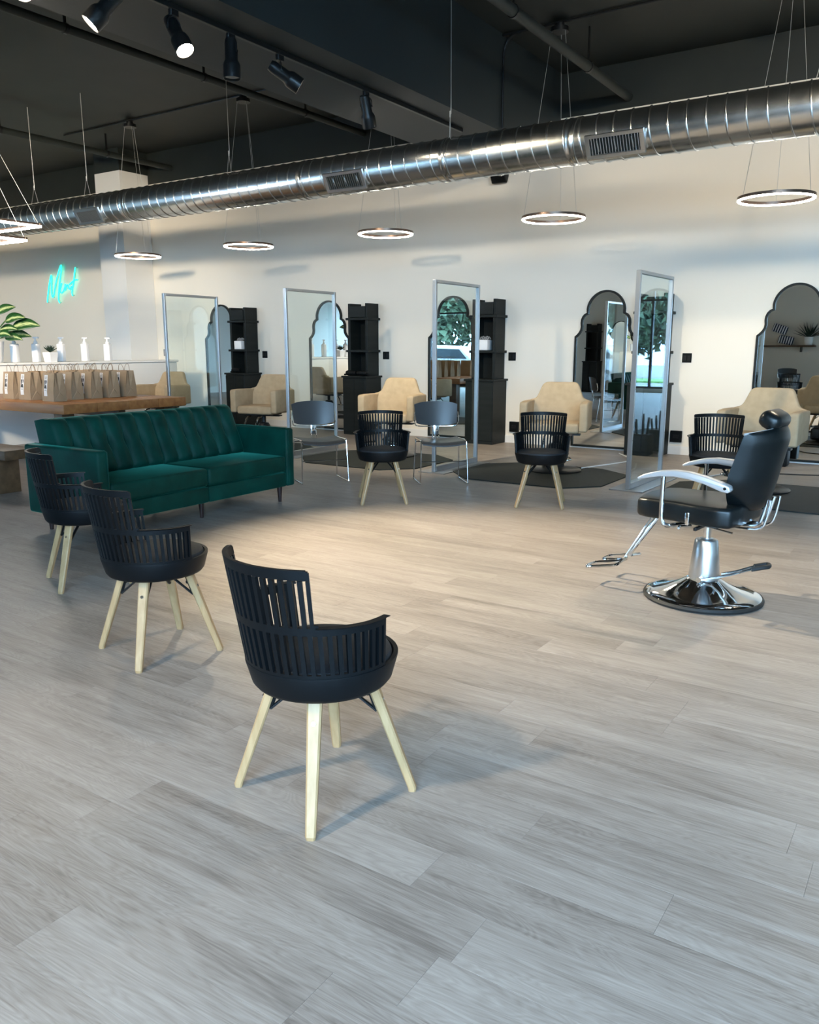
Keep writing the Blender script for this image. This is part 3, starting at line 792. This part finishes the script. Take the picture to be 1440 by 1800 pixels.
# ---------------------------------------------------------------- square pendants at left
def square(label, loc, sz):
    t = thing('square_pendant', label, 'pendant light', loc, 0, 'square LED pendants above the plank table')
    b = MB(); bb = MB(); h = sz/2
    for s in (-1, 1):
        b.box((0, s*h, .012), (sz+.03, .03, .024), .002, 1); b.box((s*h, 0, .012), (.03, sz-.03, .024), .002, 1)
        bb.box((0, s*h, -.012), (sz+.026, .026, .022), .004, 1); bb.box((s*h, 0, -.012), (.026, sz-.03, .022), .004, 1)
    b.obj('frame', M_bronze, t); bb.obj('light_strip', M_bar, t)
    top = ZC-loc[2]
    MB().lathe([(0, top-.05), (.12, top-.05), (.12, top-.001), (0, top-.001)], 24, (-.35, -.3, 0)).obj('canopy', M_metalblk, t)
    for i in (-1, 1):
        for j in (-1, 1): MB().tube([(i*h*.97, j*h*.97, .024), (-.35+i*.07, -.3+j*.07, top-.05)], .0022, 5).obj('wire', M_cable, t)
square('upper square light pendant at the left edge, its corner in front of the duct', (-9.65, 5.58, 2.80), .90)
square('lower square light pendant at the left edge, under the other one', (-9.42, 5.32, 2.60), .80)

# ---------------------------------------------------------------- track lights
TXX, TZ = -5.16, 3.86
tk = thing('lighting_track', 'black lighting track fixed under the wide beam', 'track', (TXX, 4-1.0, TZ))
b = MB(); b.box((0, 2.55, .02), (.035, 6.7, .04), .003, 1); b.obj('rail', M_metalblk, tk)
MB().box((-.0192, 2.55, .006), (.002, 6.6, .006)).obj('contact_strip', M_alu, tk)
HEADS = [(3.44, (.3, -.45, -.8), 'leftmost spotlight on the track, cut by the picture top', True), (4.05, (-.45, -.55, -.75), 'lit spotlight second from the left on the track, tilted left', True),
  (4.62, (.56, .0, -.86), 'spotlight shining towards the camera, brightest on the track', True), (5.20, (0, 0, -1), 'spotlight hanging straight down in the middle of the track', False),
  (5.78, (.60, .70, -.55), 'spotlight tilted right on the track, fifth from the left', True), (7.02, (-.12, .45, -.8), 'rightmost and furthest spotlight on the track, near the duct', False)]
for (y, d, lb, lit) in HEADS:
    d = Vector(d).normalized()
    t = thing('track_spotlight', lb, 'spotlight', (TXX, y, TZ), 0, 'spotlights on the ceiling track')
    MB().box((0, 0, -.022), (.034, .075, .046), .004, 1).obj('adapter', M_metalblk, t)
    pv = Vector((0, 0, -.135))
    q = d.to_track_quat('-Z', 'Y').to_matrix().to_4x4(); q = Matrix.Translation(pv) @ q @ Matrix.Scale(1.18, 4)
    b = MB(); b.lathe([(0, .085), (.036, .085), (.043, .06), (.044, -.05), (.056, -.07), (.060, -.085), (.060, -.165), (.056, -.165), (.054, -.10), (0, -.10)], 28, M=q); b.obj('lamp_body', M_metalblk, t)
    MB().lathe([(0, -.150), (.053, -.150), (.053, -.145), (0, -.145)], 24, M=q).obj('lamp_face', M_lamp if y != 5.20 else M_lampoff, t)
    b = MB(); side = d.cross(Vector((0, 0, 1))); side = side.normalized() if side.length > .1 else Vector((1, 0, 0))
    b.tube(smoothpath([pv+side*.057, pv+side*.057+Vector((0, 0, .05)), pv+side*.025+Vector((0, 0, .085)), Vector((0, 0, -.045)), pv-side*.025+Vector((0, 0, .085)), pv-side*.057+Vector((0, 0, .05)), pv-side*.057], 4), .005, 6)
    b.tube([pv+side*.057, pv+side*.066], .010, 8); b.obj('yoke', M_metalblk, t)
    l = bpy.data.lights.new('spot', 'SPOT'); l.energy = {3.44: 60, 4.05: 60, 4.62: 1300, 5.20: 0, 5.78: 420, 7.02: 380}[y]; l.color = (1, .86, .62); l.spot_size = R(62); l.spot_blend = .8; l.shadow_soft_size = .05
    o = bpy.data.objects.new('spot', l); COL.objects.link(o); o.location = Vector((TXX, y, TZ))+pv+d*.19
    o.rotation_euler = d.to_track_quat('-Z', 'Y').to_euler()
# unseen lamps and tracks beyond the frame; the wall-aimed ones are added fill
def far_track(label, x, y0, y1, z, lamps):
    tk_ = thing('lighting_track', label, 'track', (x, y0, z))
    MB().box((0, (y1-y0)/2, .02), (.035, y1-y0, .04)).obj('rail', M_metalblk, tk_)
    top_ = ZC if x > -4.8 else 3.9
    if top_-z > .1:
      for yy in (.3, y1-y0-.3): MB().box((0, yy, (top_-z)/2+.02), (.02, .02, top_-z-.04)).obj('hanger', M_metalblk, tk_)
    for (y, tgt, e, size, soft, lb) in lamps:
        p = Vector((x, y, z-.13)); d = (Vector(tgt)-p).normalized()
        t = thing('track_spotlight', lb, 'spotlight', p, 0, 'spotlights outside the picture')
        q = d.to_track_quat('-Z', 'Y').to_matrix().to_4x4()
        MB().lathe([(0, .085), (.040, .085), (.044, -.05), (.060, -.085), (.060, -.165), (0, -.12)], 20, M=q).obj('lamp_body', M_metalblk, t)
        MB().tube([(0, 0, .03), (0, 0, .13)], .012, 8).obj('stem', M_metalblk, t)
        l = bpy.data.lights.new('spot', 'SPOT'); l.energy = e; l.color = (1, .84, .61); l.spot_size = R(size); l.spot_blend = .9; l.shadow_soft_size = soft
        o = bpy.data.objects.new('spot', l); COL.objects.link(o); o.location = p+d*.2; o.rotation_euler = d.to_track_quat('-Z', 'Y').to_euler()
far_track('lighting track right of the picture, over the leather chair side', .1, -1, 8.6, 4.75, [
  (2.6, (.0, 10.9, 3.0), 420, 70, .3, 'added unseen fill spotlight beyond the right edge, brightening the right end of the long wall'),  # added fill to even out the upper right wall
  (7.4, (-1.3, 4.8, .3), 420, 60, .05, 'spotlight beyond the right edge, aimed at the leather chair'),
  (4.6, (-3.6, 10.9, 2.3), 560, 66, .12, 'added unseen fill spotlight beyond the right edge, brightening the middle of the long wall')])  # added warm fill to lift the middle of the wall
far_track('added unseen track for fill lamps beside the window wall, in line with the visible track', -5.16, -2.4, 1.6, 3.86, [  # unseen track, put in only to carry the fill lamps below
  (1.3, (-7.2, 10.9, 2.6), 600, 60, .12, 'added unseen fill spotlight on the near track, brightening the middle of the long wall'),  # added warm wall fill
  (.2, (-11.0, 10.9, 2.6), 330, 56, .2, 'added unseen fill spotlight on the near track, brightening the wall left of the middle'),  # added warm fill for the left part of the wall
  (-1.0, (-16.5, 10.9, 2.4), 5600, 44, .35, 'added unseen fill spotlight on the near track, brightening the neon sign wall')])  # added strong fill, lifts the dark wall behind the neon
far_track('lighting track behind the camera, over the nearest chairs', -2.9, -2.6, .6, 4.2, [
  (-1.8, (-1.7, 1.1, .0), 600, 62, .16, 'spotlight behind the camera, aimed at the nearest chair')])

# ---------------------------------------------------------------- plank table, bench, counter
tb = thing('plank_table', 'thick honey-coloured plank table behind the sofa, paper bags on it', 'table', (-8.40, 5.60, 0))
TZT = .76; BW = .448
for k in range(4):
    MB().box((-1.35, BW/2+k*BW, TZT-.055), (2.70, BW-.006, .11), .006, 2).obj('board', M_wood, tb)
for (x, y) in ((-.22, .15), (-.22, 1.62), (-2.4, .15), (-2.4, 1.62)):
    MB().box((x, y, .325), (.16, .16, .65), .006, 2).obj('leg', M_woodend, tb)
MB().box((-1.3, .9, .60), (2.3, .10, .09), .004).obj('stretcher', M_woodend, tb)
bn = thing('timber_bench', 'low dark timber bench in front of the plank table, at the left edge', 'bench', (-7.35, 4.25, 0))
MB().box((-1.2, 0.17, .405), (2.4, .34, .09), .006, 2).obj('seat', M_woodend, bn)
for x in (-.35, -2.0): MB().box((x, .17, .18), (.12, .28, .36), .004).obj('leg', M_woodend, bn)

ct = thing('reception_counter', 'long white reception counter behind the plank table', 'counter', (-11.3, 4.3, 0))
MB().box((-.22, 2.75, .57), (.40, 5.5, 1.14), .004, 1).obj('counter_body', M_white, ct)
MB().box((-.22, 2.75, 1.158), (.46, 5.54, .032), .004, 1).obj('counter_top', M_white, ct)

def make_bottle(label, loc, group):
    t = thing('pump_bottle', label, 'bottle', loc, R(20), group)
    MB().box((0, 0, .135), (.105, .085, .27), .014, 3).obj('body', M_ofwhite, t)
    b = MB(); b.lathe([(.030, .27), (.030, .30), (.018, .305), (.015, .345), (0, .345)], 16); b.box((.012, 0, .358), (.095, .034, .024), .006); b.obj('pump', M_ofwhite, t)
    return t
G = 'white pump bottles on the reception counter'
BL = ['white pump bottle half hidden behind the white planter', 'white pump bottle just left of the small succulent pot', 'white pump bottle right of the succulent, below the neon letters', 'white pump bottle second from the right on the counter', 'rightmost white pump bottle, nearest the column']
bt = None
for i, y in enumerate((7.02, 7.36, 7.78, 8.20, 8.62)):
    if bt is None: bt = make_bottle(BL[i], (-11.60, y, 1.174), G)
    else: dup(bt, BL[i], (-11.60, y, 1.174), R(20))
# succulent
t = thing('succulent_pot', 'small dark spiky succulent in a square white pot on the counter', 'plant', (-11.40, 7.46, 1.174), R(10))
b = MB(); b._add([(-.06, -.06, 0), (.06, -.06, 0), (.06, .06, 0), (-.06, .06, 0), (-.078, -.078, .145), (.078, -.078, .145), (.078, .078, .145), (-.078, .078, .145)], [(3, 2, 1, 0), (0, 1, 5, 4), (1, 2, 6, 5), (2, 3, 7, 6), (3, 0, 4, 7), (4, 5, 6, 7)]); b.obj('pot', M_ofwhite, t, smooth=20)
b = MB()
M_succ = mat('dark_succulent', (.015, .035, .022), .5)
for k in range(22):
    a = k*2.4; el = R(20+65*(k/22)); l = .13-.03*(k/22)
    d = Vector((math.cos(a)*math.cos(el), math.sin(a)*math.cos(el), math.sin(el)))
    b.tube([Vector((0, 0, .15)), Vector((0, 0, .15))+d*l*.5, Vector((0, 0, .15))+d*l], [.010, .009, .001], 5)
b.obj('leaves', M_succ, t)

# large variegated plant
M_leafg = mat('variegated_leaf', rough=.4)
def leafmat(m):
    N, L, bs = nodes(m); tc = N.new('ShaderNodeTexCoord'); sp = N.new('ShaderNodeSeparateXYZ'); L.new(tc.outputs['UV'], sp.inputs[0])
    n = N.new('ShaderNodeTexNoise'); n.inputs['Scale'].default_value = 14; n.inputs['Detail'].default_value = 3
    mp = N.new('ShaderNodeMapping'); mp.inputs['Scale'].default_value = (1.2, .5, 1); L.new(tc.outputs['UV'], mp.inputs[0]); L.new(mp.outputs[0], n.inputs[0])
    a = N.new('ShaderNodeMath'); a.operation = 'SUBTRACT'; a.inputs[1].default_value = .5; L.new(sp.outputs[0], a.inputs[0])
    ab = N.new('ShaderNodeMath'); ab.operation = 'ABSOLUTE'; L.new(a.outputs[0], ab.inputs[0])
    q = N.new('ShaderNodeMath'); q.operation = 'MULTIPLY_ADD'; q.inputs[1].default_value = -2.0; L.new(ab.outputs[0], q.inputs[0]); L.new(n.outputs[0], q.inputs[2])
    cr = N.new('ShaderNodeValToRGB'); e = cr.color_ramp.elements; e[0].position = .12; e[0].color = (.014, .065, .016, 1); e[1].position = .42; e[1].color = (.42, .50, .24, 1)
    L.new(q.outputs[0], cr.inputs[0]); L.new(cr.outputs[0], bs.inputs['Base Color'])
leafmat(M_leafg)
pl = thing('variegated_plant', 'large plant with green and cream leaves in a white pot, at the left edge', 'plant', (-11.50, 6.60, 1.174))
MB().lathe([(0, 0), (.13, 0), (.15, .02), (.185, .30), (.17, .30), (.165, .27), (0, .27)], 32).obj('pot', M_ofwhite, pl)
LV = [((.52, .42, .58), .30), ((.60, .62, .38), .42), ((.15, .50, .20), .26), ((.30, .75, .14), .30), ((.1, .30, .85), .30), ((.55, -.2, .55), .34), ((.35, .25, .30), .28), ((-.3, .3, .6), .35), ((-.4, -.3, .5), .34), ((.2, -.5, .4), .32), ((.45, .1, .15), .26), ((-.1, .1, .95), .3), ((.20, .62, .62), .30), ((.5, .35, .05), .28)]
for k, (d, L_) in enumerate(LV):
    d = Vector(d); base = Vector((0, 0, .27)); hor = Vector((d.x, d.y, 0)).normalized(); side = hor.cross(Vector((0, 0, 1)))
    if side.x < 0: side = -side
    side = (side*.55+Vector((0, 0, -.83))).normalized()
    st_end = base+Vector((d.x*.35, d.y*.35, .06+d.z*.42)); W2 = L_*.26
    b = MB(); b.tube(smoothpath([base+hor*.02-Vector((0, 0, .01)), base+(st_end-base)*.5+Vector((0, 0, .02)), st_end], 4), .006, 6)
    b.obj('stem', mat('leaf_stem', (.10, .22, .05), .5), pl)
    b = MB(); uvl = b.b.loops.layers.uv.new('uv'); UV = {}
    def lf(u, v):
        w = W2*(math.sin(PI*min(1, v**.75))**.8)*(1-.15*v) if 0 < v < 1 else .001
        ang = math.atan2(d.z, 1)*.7+.35-1.1*v
        c = st_end+hor*(L_*v)*.92+Vector((0, 0, L_*(.30*v-.45*v*v+ (d.z*.55)*v)))
        return c+side*w*(2*u-1)
    V = b.grid(lf, 6, 12)
    for i, colv in enumerate(V):
        for j, v in enumerate(colv): UV[v] = (i/6, j/12+k*3.1)
    for f in b.b.faces:
        for lp in f.loops: lp[uvl].uv = UV[lp.vert]
    o = b.obj('leaf', M_leafg, pl, smooth=60)
    md = o.modifiers.new('thick', 'SOLIDIFY'); md.thickness = .0015

# ---------------------------------------------------------------- paper bags
M_kraft = noisecol(mat('kraft_paper', rough=.8), (.30, .205, .12), (.36, .25, .155), (6, 6, 6))
M_label = mat('white_label', (.75, .72, .70), .5)
M_ink = mat('black_ink', (.02, .02, .02), .5)
M_handle = mat('paper_cord', (.22, .15, .09), .8)
def make_bag(label, loc, rz, group, lab=True):
    t = thing('paper_bag', label, 'bag', loc, rz, group)
    w, d, h = .125, .085, .335
    b = MB(); n = 8
    vs = [(-w, -d, 0), (w, -d, 0), (w, 0, 0), (w, d, 0), (-w, d, 0), (-w, 0, 0)]
    mid = [(-w, -d*.98, h*.35), (w, -d*.98, h*.35), (w-.008, 0, h*.35), (w, d*.98, h*.35), (-w, d*.98, h*.35), (-w+.008, 0, h*.35)]
    tp = [(-w, -d*.62, h), (w, -d*.62, h), (w-.035, 0, h), (w, d*.62, h), (-w, d*.62, h), (-w+.035, 0, h)]
    inn = [(x*.97, y*.9, h) for x, y, _ in tp]; inb = [(x*.9, y*.7, .02) for x, y, _ in vs]
    allv = vs+mid+tp+inn+inb; F = [(5, 4, 3, 2, 1, 0)]
    for k in range(4):
        for i in range(6): F.append((k*6+i, k*6+(i+1) % 6, k*6+6+(i+1) % 6, k*6+6+i))
    F.append((24, 25, 26, 27, 28, 29)); b._add(allv, F)
    b.obj('bag_body', M_kraft, t, smooth=0)
    b = MB(); b._add([(w+.0008, -d+.004, .002), (w+.0008, d-.004, .002), (w-.004, 0, .115), (w+.003, 0, .10)], [(0, 1, 3), (0, 3, 2), (1, 2, 3), (0, 2, 1)]); b.obj('bottom_fold', M_kraft, t, smooth=0)
    for s in (-1, 1):
        yy = s*d*.52
        b = MB(); b.tube(smoothpath([(-.055, yy, h-.05), (-.052, yy, h+.01), (-.035, yy+s*.006, h+.065), (0, yy+s*.01, h+.085), (.035, yy+s*.006, h+.065), (.052, yy, h+.01), (.055, yy, h-.05)], 4), .0028, 6); b.obj('handle', M_handle, t)
    if lab:
        # leaning front face: y from -d*.98 (z .117) to -d*.62 (z .335)
        def fp(x, z, o=.0015): 
            k = (z-h*.35)/(h*.65); return (x, -d*(.98+(.62-.98)*max(0, k))-o, z)
        xo = -.045
        b = MB(); q = .034; z0, zm, z1 = .062, h*.35, .312
        b._add([fp(xo-q, z0), fp(xo+q, z0), fp(xo+q, zm), fp(xo-q, zm), fp(xo+q, z1), fp(xo-q, z1)], [(0, 1, 2, 3), (3, 2, 4, 5)])
        lb_ = b.obj('label', M_label, t, smooth=0, label='white paper label with a round stamp and dark print')
        b = MB()
        def quad(x0, x1, z0, z1, o=.0022): b._add([fp(xo+x0, z0, o), fp(xo+x1, z0, o), fp(xo+x1, z1, o), fp(xo+x0, z1, o)], [(0, 1, 2, 3)])
        def poly(pts, o=.0022): b._add([fp(xo+x, z, o) for x, z in pts], [tuple(range(len(pts)))])
        for k in range(16):
            a0, a1 = 2*PI*k/16, 2*PI*(k+1)/16; cz = .281
            poly([(.017*math.cos(a0), cz+.019*math.sin(a0)), (.017*math.cos(a1), cz+.019*math.sin(a1)), (.0205*math.cos(a1), cz+.023*math.sin(a1)), (.0205*math.cos(a0), cz+.023*math.sin(a0))])
        quad(-.012, .012, .276, .281); quad(-.009, .003, .268, .272); quad(.0, .010, .284, .288)
        poly([(-.030, .246), (-.004, .250), (-.002, .215), (-.012, .190), (-.024, .185), (-.026, .215)])
        poly([(.002, .250), (.022, .248), (.026, .226), (.014, .205), (.006, .200), (.008, .222), (.004, .232)])
        poly([(-.026, .185), (-.006, .190), (.010, .196), (.018, .172), (.026, .150), (-.030, .152)])
        for z in (.134, .127): quad(-.022, .022, z, z+.003)
        b.obj('print', M_ink, lb_, smooth=0, recalc=False)
    return t
G = 'kraft paper bags in rows on the plank table'
colx = [-9.90, -9.55, -9.20]; rowy = [5.94, 6.27, 6.54, 6.81, 7.07]
cn = ['left', 'middle', 'right']; rn = ['front row', 'second row', 'third row', 'fourth row', 'back row']
bag = None
for i, x in enumerate(colx):
    for j, y in enumerate(rowy):
        if j == 0: lb = ['labelled kraft bag at the left end of the front row, by the picture edge', 'labelled kraft bag in the middle of the front row', 'labelled kraft bag at the right end of the front row, nearest the sofa'][i]
        else: lb = 'kraft bag in the %s of bags, %s column' % (rn[j], cn[i])
        xx = x+(.14 if j == 0 else 0)*(i == 2)+random.uniform(-.008, .008); a = R(random.uniform(-4, 3))
        if bag is None: bag = make_bag(lb, (xx, y, TZT+.001), a, G)
        else: dup(bag, lb, (xx, y, TZT+.001), a)
# ---------------------------------------------------------------- neon sign
def wallpt(px, py, Y):
    d = Fv*1440+Rv*(px-720)+Uv*(900-py); t_ = Y/d.y
    return Vector((0, 0, 1.42))+d*t_
ne = thing('neon_sign', 'mint green neon sign reading Mint in handwriting on the left wall area', 'neon sign', (-16.2, YB, 2.3))
def nz(l): return [wallpt(60+u/14.4, 440+v/14.4, YB-.05)-Vector((-16.2, YB, 2.3)) for u, v in l]
strokes = {'letter_m': [(335,1320),(345,1180),(380,880),(425,640),(445,700),(440,850),(440,1000),(450,1130),(475,1190),(500,1130),(530,930),(590,650),(665,400),(690,420),(670,640),(640,850),(620,1100),(620,1260),(650,1330)],
 'letter_i': [(695,830),(670,930),(655,1030),(690,1080),(740,1030),(775,930)],
 'letter_n': [(775,930),(790,850),(790,1000),(790,990),(830,880),(855,890),(880,970),(910,980),(950,910)],
 'letter_t': [(1040,430),(1020,600),(1000,800),(965,1000),(955,1090),(975,1150)], 'crossbar': [(890,870),(960,800),(1040,745),(1095,740)]}
for k, l in strokes.items(): MB().tube(smoothpath(nz(l), 5), .0125, 8).obj(k, M_neon, ne, smooth=60)
b = MB()
for (u, v) in ((335, 1320), (470, 1180), (665, 405), (640, 1320), (1040, 440), (970, 1140), (800, 960)):
    p = nz([(u, v)])[0]; b.tube([p, p+Vector((0, .05, 0))], .008, 6)
b.obj('stand_off', M_cable, ne)

# ---------------------------------------------------------------- wall fittings
OG = 'black square outlets on the long wall'
def outlet(label, x, z, w=.12):
    t = thing('wall_outlet', label, 'outlet', (x, YB, z), 0, OG)
    b = MB(); b.box((0, -.005, 0), (w, .010, w), .003, 1); b.obj('cover_plate', M_plastic, t)
    b = MB()
    for dx in (-.026, .026): b.box((dx, -.0115, 0), (.034, .003, .066), .001, 1)
    b.obj('socket', M_metalblk, t)
for lb, x in (('black square outlet left of the second glass screen', -10.38), ('black square outlet between the second shelf and the middle screen', -7.52), ('black square outlet right of the middle shelf unit', -5.12), ('black square outlet right of the rightmost glass screen', -2.96)):
    x2 = {-10.38: -10.36, -7.52: -7.94, -5.12: -5.47}.get(x, x)
    outlet(lb, x2 if x2 != -7.94 else -7.72, 1.26)
def lowbox(label, x):
    t = thing('floor_outlet', label, 'outlet', (x, YB, .24))
    MB().box((0, -.02, 0), (.15, .04, .15), .004, 1).obj('cover_plate', M_plastic, t)
    MB().box((0, -.042, 0), (.07, .004, .05)).obj('socket', M_metalblk, t)
lowbox('black power box low on the wall beside the middle shelf unit', -5.40); lowbox('black power box low on the wall right of the rightmost screen', -3.03)
t = thing('light_switch', 'small grey light switch beside the white column', 'switch', (-13.0, YB, 1.28))
MB().box((0, -.006, 0), (.09, .012, .13), .003, 1).obj('cover_plate', mat('grey_plate', (.3, .3, .29), .4, .6), t)
MB().box((0, -.014, 0), (.03, .006, .06), .002, 1).obj('rocker', mat('grey_plate2', (.35, .35, .34), .4), t)
t = thing('wall_speaker', 'black wedge speaker on the wall just under the duct', 'speaker', (-5.70, YB, 3.66))
b = MB(); b.prism([(0, .10), (0, .30), (-.24, .30), (-.24, .22), (-.10, 0), (-.05, 0)], 0, -.11, .11, .008, 2); b.obj('cabinet', M_plastic, t)
MB().box((0, -.02, .22), (.05, .05, .05)).obj('bracket', M_metalblk, t)
# tool holder by the right mirror, cords
t = thing('tool_caddy', 'black caddy of hair tools standing by the right-hand mirror', 'caddy', (-1.72, 10.62, 0))
MB().box((0, 0, .14), (.26, .22, .28), .02, 3).obj('bin', M_plastic, t)
for k, (x, y, hh) in enumerate(((-.07, 0, .50), (0, .03, .54), (.06, -.02, .47), (.09, .05, .43), (-.03, -.05, .42))):
    MB().tube([(x, y, .27), (x*1.2, y, hh-.06), (x*1.25, y, hh)], [.015, .018, .012], 8).obj('hair_tool', M_metalblk if k % 2 else M_plastic, t)
def cord(name, label, pts, r, m):
    o = MB().tube(smoothpath(pts, 6), r, 6).obj(name, m); tag(o, label, 'cord')
cord('power_cord', 'thin black power cord with a plug on the floor at the right edge', [(-1.0, 10.1, .006), (-1.3, 9.95, .006), (-1.6, 9.85, .006), (-1.75, 9.6, .006)], .006, M_plastic)
cord('power_cord', 'pale cable running from the right mat towards the rightmost screen base', [(-2.0, 9.75, .008), (-2.15, 9.3, .008), (-2.2, 8.9, .018)], .008, M_white)
cord('power_cord', 'pale cable from the wall to the mat between the middle and right screens', [(-3.66, 10.6, .008), (-3.32, 10.0, .008), (-3.5, 9.3, .008), (-3.55, 9.0, .018)], .008, M_white)

# ---------------------------------------------------------------- beside and behind the camera, seen in the mirrors
t = thing('arched_mirror', 'arched mirror on the window-side wall, seen reflected', 'mirror', (-8.75, YF+.002, .02), PI)
for ch in mr.children:
    c = ch.copy(); COL.objects.link(c); c.parent = t
tw2 = copy_tree(tw); tw2.location = (-9.55, YF+.005, 0); tw2.rotation_euler = (0, 0, PI); tw2['label'] = 'black station shelf on the window-side wall, seen reflected'; tw2['group'] = 'tall black shelf units beside the mirrors'
t = thing('wall_shelf', 'wooden wall shelf on the window-side wall, seen in the right mirror', 'shelf', (-4.35, YF, 1.40))
MB().box((0, .15, 0), (2.1, .30, .045), .004, 1).obj('board', M_woodend, t)
for x in (-.7, .7): MB().box((x, .12, -.09), (.03, .22, .14)).obj('bracket', M_metalblk, t)
M_stripe = mat('striped_towel', rough=.9)
N, L, bs = nodes(M_stripe); tc = N.new('ShaderNodeTexCoord'); w = N.new('ShaderNodeTexWave'); w.inputs['Scale'].default_value = 5
cr = N.new('ShaderNodeValToRGB'); cr.color_ramp.interpolation = 'CONSTANT'; cr.color_ramp.elements[0].color = (.02, .03, .07, 1); cr.color_ramp.elements[1].position = .5; cr.color_ramp.elements[1].color = (.8, .8, .82, 1)
L.new(tc.outputs['Object'], w.inputs[0]); L.new(w.outputs[0], cr.inputs[0]); L.new(cr.outputs[0], bs.inputs['Base Color'])
for lb, x, z, a in (('striped folded towel leaning on the wooden wall shelf', -4.05, 1.56, 12), ('upper striped towel of the pile on the wooden wall shelf', -4.22, 1.86, 18)):
    o = MB().box((0, 0, 0), (.38, .12, .22), .03, 3).obj('striped_towel', M_stripe, loc=(x, YF+.15, z), rot=(0, R(a), 0)); tag(o, lb, 'towel')
t = thing('shelf_plant', 'dark leafy plant in a white pot on the wooden wall shelf', 'plant', (-3.48, YF+.15, 1.424))
MB().lathe([(0, 0), (.09, 0), (.12, .22), (0, .22)], 20).obj('pot', M_ofwhite, t)
b = MB()
for k in range(26):
    a = k*2.4; el = R(15+60*random.random()); d = Vector((math.cos(a)*math.cos(el), abs(math.sin(a))*.4*math.cos(el), math.sin(el))); p = Vector((0, 0, .2))
    b.tube([p, p+d*.25, p+d*.45], [.01, .045, .002], 6, flat=.2)
b.obj('leaves', M_succ, t)
dup(sl, 'charcoal sled chair by the window-side wall, seen reflected', (-3.7, -1.6, 0), R(70))
dup(st, 'slatted swivel chair by the window-side wall, seen reflected', (-4.75, -1.8, 0), R(70))

# outside: pavement, grass, trees, parked cars
o = MB().box((-6, -23, -.2), (90, 39.5, .1)).obj('street', M_asphalt); o['kind'] = 'structure'
M_grass = noisecol(mat('grass', rough=.9), (.06, .14, .03), (.12, .24, .06), (3, 3, 3))
o = MB().box((-6, -14.2, -.12), (90, 3.0, .08)).obj('verge', M_grass); o['kind'] = 'structure'
M_tyre = mat('tyre', (.02, .02, .02), .7); M_carglass = mat('car_glass', (.02, .03, .04), .08)
def car(label, x, y, col_, rz=0):
    t = thing('car', label, 'car', (x, y, -.15), rz)
    m = mat('car_paint_%d' % int(x*-10), col_, .25, .2)
    b = MB(); b.prism([(-2.2, .35), (2.2, .35), (2.25, .75), (1.9, .95), (1.1, 1.02), (.6, 1.5), (-1.2, 1.58), (-2.05, 1.1), (-2.25, .8)], 1, -.9, .9, .07, 3); b.obj('body', m, t, smooth=50)
    b = MB()
    for s in (-1, 1): b.prism([(-1.75, 1.1), (.85, 1.08), (.52, 1.42), (-1.15, 1.48)], 1, s*.88, s*.915)
    b.obj('side_windows', M_carglass, t)
    for x_ in (-1.35, 1.4):
        for s in (-1, 1):
            b = MB(); b.lathe([(0, -.11), (.33, -.11), (.35, -.06), (.35, .06), (.33, .11), (0, .11)], 28, M=Matrix.Translation((x_, s*.82, .35)) @ Matrix.Rotation(R(90), 4, 'X')); wh = b.obj('wheel', M_tyre, t)
            MB().lathe([(0, -.125), (.21, -.12), (.21, .12), (0, .125)], 12, M=Matrix.Translation((x_, s*.82, .35)) @ Matrix.Rotation(R(90), 4, 'X')).obj('rim', M_alu, wh)
car('white car parked outside the left window', -16.3, -6.2, (.7, .72, .75)); car('blue car parked outside, further left', -22.5, -7.5, (.08, .16, .35))
car('silver car parked outside the right window', 2.5, -8.5, (.4, .42, .45)); car('dark car parked far left outside', -29, -8, (.03, .03, .04)); car('white car parked outside the solid wall', -10.2, -6.8, (.6, .6, .62))
M_bark = noisecol(mat('bark', rough=.9), (.10, .08, .06), (.22, .19, .15), (6, 6, 2)); M_fol = noisecol(mat('foliage', rough=.8), (.020, .038, .018), (.055, .085, .04), (1, 1, 1))
def tree(label, x, y, h, seed):
    rd = random.Random(seed); t = thing('tree', label, 'tree', (x, y, -.15))
    b = MB(); b.tube(smoothpath([(0, 0, 0), (.1, 0, h*.3), (.0, .1, h*.6)], 4), .13, 10)
    for k in range(5):
        a = k*1.3; b.tube([(.05, 0, h*(.28+.05*k)), (math.cos(a)*.7, math.sin(a)*.7, h*(.55+.05*k)), (math.cos(a)*1.2, math.sin(a)*1.2, h*(.75+.03*k))], [.07, .045, .015], 7)
    b.obj('trunk', M_bark, t)
    b = MB()
    for k in range(3600):
        u = Vector((rd.gauss(0, 1), rd.gauss(0, 1), rd.gauss(0, 1))).normalized()*(rd.random()**.4)
        c = Vector((u.x*2.0, u.y*1.6, h*.58+u.z*h*.40)); q = [Vector((rd.uniform(-.28, .28), rd.uniform(-.28, .28), rd.uniform(-.28, .28))) for _ in range(4)]
        b._add([c+q[0], c+q[1], c+q[2]], [(0, 1, 2)])
    o = b.obj('foliage', M_fol, t, smooth=0, recalc=False); o['kind'] = 'stuff'
for i, (x, y, h) in enumerate(((-15.2, -10.5, 6.5), (-19.8, -11, 7.2), (-24.5, -10.8, 6.8), (-30, -11, 7), (-10.4, -11.5, 6.6), (-3.5, -17.5, 6.0), (3, -18, 5.6), (9.5, -17, 5.8))):
    tree(['street tree left of the white car', 'street tree behind the white car', 'street tree behind the blue car', 'street tree at the far left', 'street tree across from the solid wall', 'street tree beyond the right window, left one', 'street tree beyond the right window, middle one', 'street tree beyond the right window, right one'][i], x, y, h, i)
